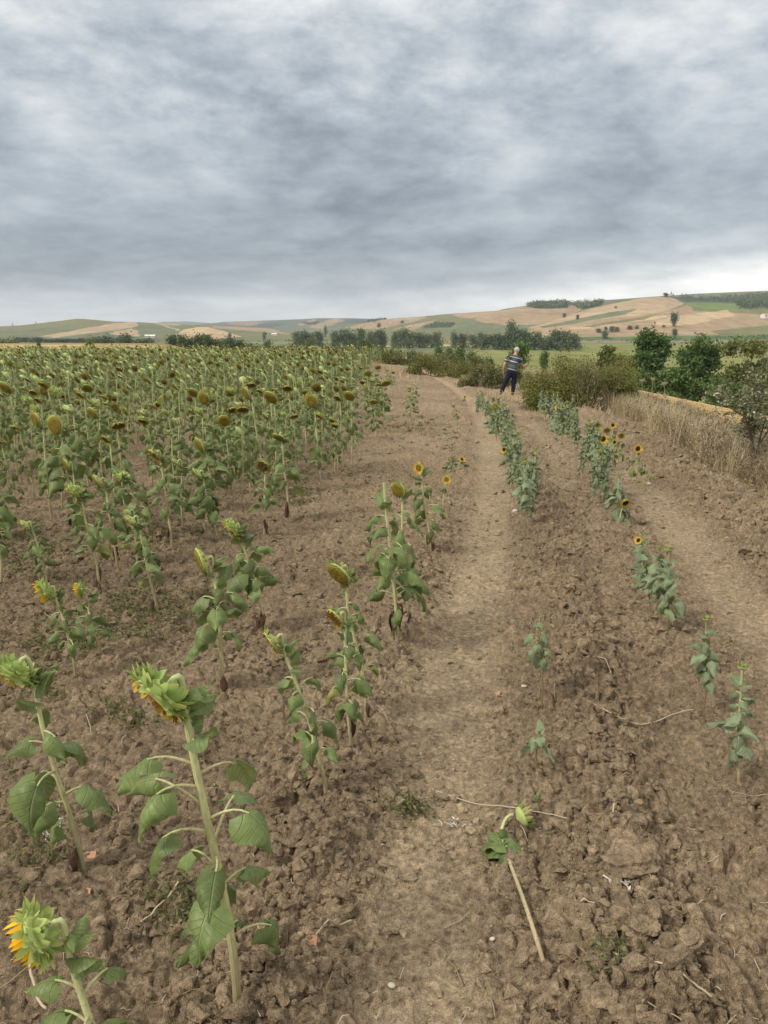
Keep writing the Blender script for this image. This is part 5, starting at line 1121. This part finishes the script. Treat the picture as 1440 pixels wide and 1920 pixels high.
def shirtmat():
    m, t, b = mat('striped_shirt'); co = t.new('ShaderNodeTexCoord').outputs['Object']; s = t.new('ShaderNodeSeparateXYZ'); t.put(s.inputs[0], co)
    zz = t.math('ADD', s.outputs[2], t.math('MULTIPLY', t.math('SUBTRACT', s.outputs[0], .2), .24)); f = t.maprange(zz, .84, 1.44)
    dk, gy, wh = (.05, .065, .068), (.15, .16, .175), (.42, .43, .43)
    c = t.ramp(f, [(0, gy), (.04, wh), (.09, dk), (.2, gy), (.23, dk), (.27, gy), (.31, dk), (.5, wh), (.56, dk), (.66, gy), (.69, dk), (.76, wh), (.80, dk), (.9, gy), (.94, dk)], 'CONSTANT')
    t.put(b.inputs['Base Color'], c); return m
M['shirt'] = shirtmat()
q_ = G(950, 741); man = thing('person', 'man with white hair in a striped polo shirt and navy trousers reaching into a bush', 'person', (q_[0], q_[1], float(soil_z(q_[0], q_[1]))))
N = [((.155, .03, .84), (.095, .075)), ((.18, .05, 1.02), (.10, .07)), ((.225, .10, 1.2), (.105, .075)), ((.255, .14, 1.31), (.075, .06)), ((.275, .17, 1.395), .052), ((.30, .20, 1.45), .05), ((.325, .225, 1.52), (.078, .09)), ((.335, .235, 1.585), (.07, .082)), ((.34, .24, 1.62), .035),
     ((.335, .325, 1.50), .014),                                                     # nose
     ((.06, .12, 1.315), .048), ((-.03, .10, 1.22), .046), ((-.115, .07, 1.03), .040), ((-.125, .12, .90), .032), ((-.125, .15, .80), .022), ((-.125, .16, .765), (.034, .02)),
     ((.445, .15, 1.235), .048), ((.50, .15, 1.14), .046), ((.545, .19, 1.0), .040), ((.64, .30, 1.0), .031), ((.71, .36, 1.02), .022), ((.745, .385, 1.025), (.034, .02)),
     ((.06, .03, .74), .062), ((-.075, .04, .40), .045), ((-.20, .0, .07), .035), ((-.215, .10, .035), .036),
     ((.255, .03, .74), .062), ((.238, .06, .40), .045), ((.22, .03, .07), .035), ((.235, .13, .035), .036),
     ((.245, .235, 1.515), .016), ((.415, .235, 1.515), .016)]
E_ = [(0, 1), (1, 2), (2, 3), (3, 4), (4, 5), (5, 6), (6, 7), (7, 8), (6, 9), (3, 10), (10, 11), (11, 12), (12, 13), (13, 14), (14, 15), (3, 16), (16, 17), (17, 18), (18, 19), (19, 20), (20, 21), (0, 22), (22, 23), (23, 24), (24, 25), (0, 26), (26, 27), (27, 28), (28, 29), (6, 30), (6, 31)]
def fingers(hand, dirv, sidev, curl):
    for k in range(5):
        h = np.array(N[hand][0]); b = h + sidev*(-.024 + .016*k)
        if k == 4: b = h - dirv*.03 + sidev*.03; d1 = nrm(dirv*.6 + sidev*.8)
        else: d1 = dirv
        L = (.034, .040, .037, .028, .03)[k]; d2 = nrm(d1 + curl); i = len(N)
        N.append((tuple(b + d1*.018), .0095)); N.append((tuple(b + d1*(.018 + L)), .0088)); N.append((tuple(b + d1*(.018 + L) + d2*L*.85), .0075)); E_.extend([(hand, i), (i, i+1), (i+1, i+2)])
fingers(15, np.array([0, .15, -1.]), np.array([.1, 1., 0]), np.array([.5, .2, 0])); fingers(21, nrm([.85, .5, .05]), np.array([.3, -.4, .85]), np.array([0, .2, -.6]))
skin_mesh('body', N, E_, M['skin'], man)
cl = lambda p, r: (p, r)
skin_mesh('shirt', [((.155, .03, .80), (.185, .145)), ((.165, .04, .93), (.185, .14)), ((.185, .06, 1.06), (.185, .138)), ((.225, .10, 1.21), (.19, .135)), ((.25, .135, 1.31), (.135, .105)), ((.27, .16, 1.37), .066),
    ((.06, .12, 1.32), .088), ((-.03, .10, 1.225), .078), ((-.075, .085, 1.12), .072), ((.445, .15, 1.24), .088), ((.50, .15, 1.145), .078), ((.535, .175, 1.05), .072)],
    [(0, 1), (1, 2), (2, 3), (3, 4), (4, 5), (4, 6), (6, 7), (7, 8), (4, 9), (9, 10), (10, 11)], M['shirt'], man)
skin_mesh('trousers', [((.157, .03, .95), (.168, .13)), ((.155, .03, .80), (.175, .135)), ((.065, .03, .70), .118), ((.0, .035, .55), .102), ((-.075, .04, .40), .088), ((-.14, .02, .22), .080), ((-.195, .0, .075), .066),
    ((.25, .03, .70), .118), ((.245, .045, .55), .102), ((.238, .055, .40), .088), ((.228, .045, .22), .080), ((.22, .03, .075), .066)],
    [(0, 1), (1, 2), (2, 3), (3, 4), (4, 5), (5, 6), (1, 7), (7, 8), (8, 9), (9, 10), (10, 11)], M['trousers'], man)
for x0, y0 in ((-.205, .0), (.222, .03)):
    skin_mesh('shoe', [((x0, y0 - .06, .045), .042), ((x0, y0 + .02, .05), .046), ((x0 - .005, y0 + .11, .04), (.046, .036)), ((x0 - .005, y0 + .17, .035), (.04, .03))], [(0, 1), (1, 2), (2, 3)], M['shoe'], man)
v, f = ico(4); hv = v*np.array([.095, .107, .102]); keep_ = (v[:, 2] > -.02 + .55*np.clip(v[:, 1], -1, 1)) ; keep_ |= (v[:, 1] < -.25) & (v[:, 2] > -.35)
ff = f[keep_[f].all(1)]; hv = hv*(1 + n3(v, 6, 77)[:, None]*.12) + np.array([.33, .228, 1.55]); m_ = MB(); m_.add(hv, ff); m_.build('hair', M['hair'], man)
for s_ in (-1, 1):
    m_ = MB(); v1, f1 = ico(2); m_.add(v1*.012 + np.array([.333 + s_*.033, .312, 1.545]), f1); m_.build('eye', M['shoe'], man)

# ------------------------------------------------------------------ far buildings
M['white_wall'] = plain('white_wall', (.72, .70, .66), .8, .1, 3); M['roof'] = plain('roof', (.42, .26, .19), .85, .2, 2); M['steel'] = plain('steel', (.25, .26, .27), .5, .1, 3); M['pane'] = plain('pane', (.05, .06, .07), .3, .1, 3)
def house(label, u, vb, Y, w_, dp, h, roofmat='roof', rh=1.6, walk=True):
    dr = ray(u, vb)
    if walk:
        Yt = np.linspace(350, 2500, 1200); hit = far_height(dr[0]/dr[1]*Yt, Yt) >= EYE + dr[2]/dr[1]*Yt
        if hit.any(): Y = float(Yt[np.argmax(hit)])
    x_ = dr[0]/dr[1]*Y; z_ = float(far_height(np.array([x_]), np.array([Y]))[0]); o = thing('farm_building', label, 'building', (x_, Y, z_ - .3), .2)
    a = MB(); W2, D2 = w_/2, dp/2; P = [(-W2, -D2, 0), (W2, -D2, 0), (W2, D2, 0), (-W2, D2, 0)]; a.add(P + [(p_[0], p_[1], h) for p_ in P] + [(-W2, 0, h + rh), (W2, 0, h + rh)], [(0, 1, 5, 4), (1, 2, 6, 9, 5), (2, 3, 7, 6), (3, 0, 4, 8, 7)]); a.build('wall', M['white_wall'], o, smooth=False)
    r = MB(); e = .4; r.add([(-W2 - e, -D2 - e, h - .2), (W2 + e, -D2 - e, h - .2), (W2 + e, 0, h + rh + .12), (-W2 - e, 0, h + rh + .12), (-W2 - e, D2 + e, h - .2), (W2 + e, D2 + e, h - .2)], [(0, 1, 2, 3), (3, 2, 5, 4)]); r.build('roof', M[roofmat], o, smooth=False)
    for k in range(max(2, int(w_/4))):
        x0 = -W2 + (k + .5)*w_/max(2, int(w_/4)); m_ = MB(); m_.add([(x0 - .5, -D2 - .03, h*.4), (x0 + .5, -D2 - .03, h*.4), (x0 + .5, -D2 - .03, h*.8), (x0 - .5, -D2 - .03, h*.8)], [(0, 1, 2, 3)]); m_.build('window', M['pane'], o)
house('long low white farm building under the left hill, behind dark trees', 281, 633.5, 700, 15, 8, 3.2, 'white_wall')
house('white house at the right edge on the striped hill', 1437, 597, 1000, 12, 9, 5)
house('small pale shed in the gap of the far middle tree row', 514, 629, 900, 9, 6, 3, 'white_wall')
house('tiny white house on the slope above the far middle row', 734, 606, 1300, 8, 6, 3.5)
def pylon(label, u, vt, vb, Y):
    p_, b = at_depth(u, vt, Y), None; z_ = float(far_height(np.array([p_[0]]), np.array([Y]))[0]); h = p_[2] - z_; o = thing('power_pylon', label, 'pylon', (p_[0], Y, z_ - .5)); a, c = MB(), MB()
    for sx in (-1, 1):
        for sy in (-1, 1): tube(a, [(sx*1.4, sy*1.4, 0), (sx*.35, sy*.35, h*.75), (0, 0, h)], [.22, .18, .12], 4)
    for k in range(5): z0 = h*k/6; s_ = 1.4 - 1.05*k/5; tube(a, [(-s_, -s_, z0), (s_, s_, z0 + h/6)], .1, 3); tube(a, [(s_, -s_, z0), (-s_, s_, z0 + h/6)], .1, 3)
    for zc, w_ in ((.72, 3.2), (.86, 2.5)): tube(c, [(-w_, 0, h*zc), (w_, 0, h*zc)], .16, 4)
    a.build('tower', M['steel'], o); c.build('crossarm', M['steel'], o)
pylon('faint power pylon on the left skyline, the shorter of two', 23, 605, 611, 1750); pylon('faint power pylon on the left skyline, the taller of two', 67, 602, 607, 1750)

# ------------------------------------------------------------------ what lies on the ground
M['tile'] = plain('fired_clay', (.43, .23, .14), .85, .15, 60, .3); M['straw_piece'] = leafy('straw_piece', [(0, (.30, .21, .12)), (.5, (.48, .38, .25)), (1, (.62, .54, .40))], .1, .7); M['pale_plant'] = plain('bleached_plant', (.58, .54, .48), .9, .3, 60); M['stone'] = plain('pale_stone', (.55, .48, .38), .9, .2, 40, .4)
def shard(label, pts, th=.003):
    P = [G(*p_) for p_ in pts]; c = np.mean(P, 0); z0 = float(np.mean([soil_z(p_[0], p_[1]) for p_ in P + [c]])) - .001; n = len(P); a = MB(); rng = np.random.default_rng(int(pts[0][0]))
    lo = [(p_[0] - c[0], p_[1] - c[1], -.004) for p_ in P]; hi = [(x_*.94, y_*.94, th + rng.uniform(-.001, .002)) for x_, y_, _ in lo]; a.add(lo + hi, [tuple(range(n, 2*n))] + [(i, (i+1) % n, n + (i+1) % n, n + i) for i in range(n)])
    o = a.build('tile_shard', M['tile'], smooth=False); o.location = (c[0], c[1], z0); tag(o, label, 'tile shard')
shard('orange roof tile shard on the soil at the left edge of the track', [(568, 1786), (576, 1774), (597, 1772), (592, 1806), (567, 1810)])
shard('small orange tile shard beside the foot of the left foreground sunflower', [(163, 1606), (182, 1604), (180, 1618), (164, 1619)])
shard('small tile shard below the left foreground sunflower', [(164, 1686), (173, 1687), (171, 1699), (163, 1698)])
shard('tiny brick fragment by the cut stub of the track', [(926, 1297), (940, 1293), (936, 1302)])
rng = np.random.default_rng(44)
def stalk(label, pts, r, name='straw', mat_='straw_piece', up=.012):
    P = np.array([G(*p_) for p_ in pts]); tt = np.linspace(0, len(P) - 1, 34); P = np.stack([np.interp(tt, range(len(P)), P[:, k]) for k in range(3)], 1); rg = np.random.default_rng(int(pts[0][0])); P[:, :2] += np.cumsum(rg.normal(0, .0012, (34, 2)), 0); K = np.ones(7)/7
    P[:, 2] = soil_z(P[:, 0], P[:, 1]) + r + up*.5
    for k in range(3): P[:, k] = np.convolve(np.pad(P[:, k], 3, 'edge'), K, 'valid')
    P[:, 2] += up*.6; a = MB(); tube(a, P, r, 5, 0, True, .6); o = a.build(name, M[mat_]); tag(o, label, 'straw')
stalk('long thin straw crossing the track above the cut sunflower', [(805, 1482), (862, 1503), (930, 1525), (1000, 1543), (1070, 1558)], .0022)
stalk('long dry stalk lying across the crumbled soil between the two right rows', [(1108, 1345), (1120, 1362), (1160, 1368), (1215, 1370), (1260, 1352), (1310, 1345)], .0025)
stalk('pale straw standing out at the bottom right, pointing to the corner', [(1120, 1830), (1180, 1872), (1250, 1896), (1330, 1925)], .003)
stalk('dry twig on the ground left of the orange tile shard', [(592, 1775), (625, 1755), (662, 1732)], .0022)
stalk('pale dry twig beside the tallest foreground sunflower', [(265, 1752), (295, 1720), (335, 1680)], .0028)
stalk('upright pale straw on the clod ridge above the largest clod', [(1140, 1588), (1143, 1560), (1146, 1528)], .003)
stalk('pale bent root at the bottom left', [(62, 1840), (72, 1868), (70, 1890), (90, 1918)], .0035)
def debris(label, u, v, n, L, r, mat_, seed, up=.6):
    q_ = G(u, v); rng = np.random.default_rng(seed); a = MB()
    for k in range(n):
        d_ = nrm(rng.normal(size=3) + np.array([0, 0, up])); d_[2] = abs(d_[2])*.6; b = rng.normal(size=3)*np.array([.02, .02, .004]); e = b + d_*L*rng.uniform(.5, 1.1); tube(a, bez(b, b + d_*L*.4 + rng.normal(0, .012, 3), e + rng.normal(0, .015, 3), e, 6), np.linspace(r, r*.3, 6), 4)
    cards(a, rng.normal(size=(n*2, 3))*np.array([L*.35, L*.35, L*.08]) + np.array([0, 0, L*.15]), L*.3, rng, .3, .35)
    o = a.build('dried_plant', M[mat_]); o.location = (q_[0], q_[1], float(soil_z(q_[0], q_[1]))); tag(o, label, 'dried plant')
debris('bleached white dried plant at the left, by the foot of the left foreground sunflower', 108, 1568, 14, .075, .0035, 'pale_plant', 1)
debris('bleached dead plant below the largest clod', 1165, 1705, 9, .06, .0028, 'pale_plant', 2)
debris('small whitish dead plant standing at the left edge of the track', 851, 1545, 6, .05, .0025, 'pale_plant', 3, 1.6)
def stone(label, u, v, s, seed):
    q_ = G(u, v); v1, f1 = ico(3); r = 1 + n3(v1, 1.4, seed)*.9; a = MB(); a.add(v1*r[:, None]*np.array([1, .8, .5])*s, f1); o = a.build('stone', M['stone']); o.location = (q_[0], q_[1], float(soil_z(q_[0], q_[1])) + s*.2); tag(o, label, 'stone')
for i, (u, v, s, lab) in enumerate([(982, 1288, .013, 'pale flat stone on the track left of the lone thin sunflower'), (734, 1841, .010, 'white pebble at the bottom of the track'), (923, 1766, .008, 'pale pebble left of the dry stalk of the cut sunflower'), (966, 960, .03, 'pale stone by the foot of the middle row'), (1217, 908, .03, 'pale stone under the flowers on the right')]): stone(lab, u, v, s, 900 + i)
# fallen sunflower by the track
px_plant('sunflower toppled over beside the track, its yellow flower near the ground', (836, 880), (866, 861), .05, 'flower', 120, (.5, -.5, .6), r0=.007, nleaf=12, lsize=.10, zlo=.1, k=.4, leaf='leaf_grey', separate=False)
# straw litter, uncountable
lm = MB(); n = 620; yl = 1.2*np.exp(rng.uniform(0, 1, n)*math.log(9)); xl = rng.uniform(-.6, .6, n)*(yl + .8)
for i in range(n):
    L = rng.uniform(.012, .06) if rng.random() > .15 else rng.uniform(.08, .2); a_ = rng.uniform(0, 6.28); c_ = rng.normal(0, .35); p0 = np.array([xl[i], yl[i]]); pts = []
    for t in (-.5, -.2, .1, .5): q2_ = p0 + L*np.array([t*math.cos(a_) - c_*t*t*math.sin(a_), t*math.sin(a_) + c_*t*t*math.cos(a_)]); pts.append((q2_[0], q2_[1], float(soil_z(q2_[0], q2_[1])) + .004 + rng.uniform(0, .006)))
    tube(lm, pts, rng.uniform(.0007, .0015)*(1 + .12*yl[i]), 3, 0, True, rng.uniform(0, 1))
tag(lm.build('straw_litter', M['straw_piece']), 'bits of straw and dry stalk scattered over the soil', 'straw litter', kind='stuff')
# little green weeds
M['weed'] = leafy('ground_weed', [(0, (.07, .075, .03)), (.5, (.13, .14, .055)), (1, (.24, .20, .09))], .2, .7)
wm = MB()
for (u, v, ru, rv, n) in [(270, 1150, 120, 60, 240), (60, 1040, 110, 60, 150), (60, 1560, 80, 130, 90), (350, 1720, 70, 60, 60), (765, 1520, 45, 22, 34), (1150, 1845, 32, 40, 26), (60, 1280, 70, 60, 60), (240, 1340, 70, 25, 40), (520, 880, 140, 40, 160), (330, 1010, 150, 40, 120), (130, 1200, 120, 40, 130), (560, 930, 60, 20, 60), (760, 800, 70, 25, 60), (850, 875, 26, 14, 40), (400, 1130, 60, 30, 60), (850, 830, 20, 25, 20)]:
    for k in range(n):
        q_ = G(u + rng.normal(0, .5)*ru, v + rng.normal(0, .5)*rv); 
        if q_[1] < .9: continue
        z_ = float(soil_z(q_[0], q_[1])); m = 9; s_ = .017 + .0022*q_[1]
        C = np.array([q_[0], q_[1], z_ + .012]) + rng.normal(size=(m, 3))*np.array([.025, .025, .010]); cards(wm, C, s_, rng, .9, .38, 0, np.clip(rng.normal(.5, .25, m), 0, 1))
tag(wm.build('ground_weeds', M['weed'], smooth=False), 'low green and brown weeds in patches on the soil', 'weeds', kind='stuff')

# ------------------------------------------------------------------ air: one even volume of pale haze
hz = MB(); x0, x1, y0, y1, z0, z1 = -11600, 11600, -66, 9050, -40, 150
hz.add([(a, b, c) for c in (z0, z1) for a, b in ((x0, y0), (x1, y0), (x1, y1), (x0, y1))], [(3, 2, 1, 0), (4, 5, 6, 7), (0, 1, 5, 4), (1, 2, 6, 5), (2, 3, 7, 6), (3, 0, 4, 7)])
hm = bpy.data.materials.new('haze'); hm.use_nodes = True; t_ = NT(hm.node_tree); t_.n.clear()
pv = t_.new('ShaderNodeVolumePrincipled'); pv.inputs['Color'].default_value = (.86, .93, 1, 1); pv.inputs['Density'].default_value = 0.00012; pv.inputs['Anisotropy'].default_value = .2
t_.l.new(pv.outputs[0], t_.new('ShaderNodeOutputMaterial').inputs['Volume'])
tag(hz.build('haze', hm, smooth=False), 'thin pale haze over the far hills', 'haze', kind='stuff')
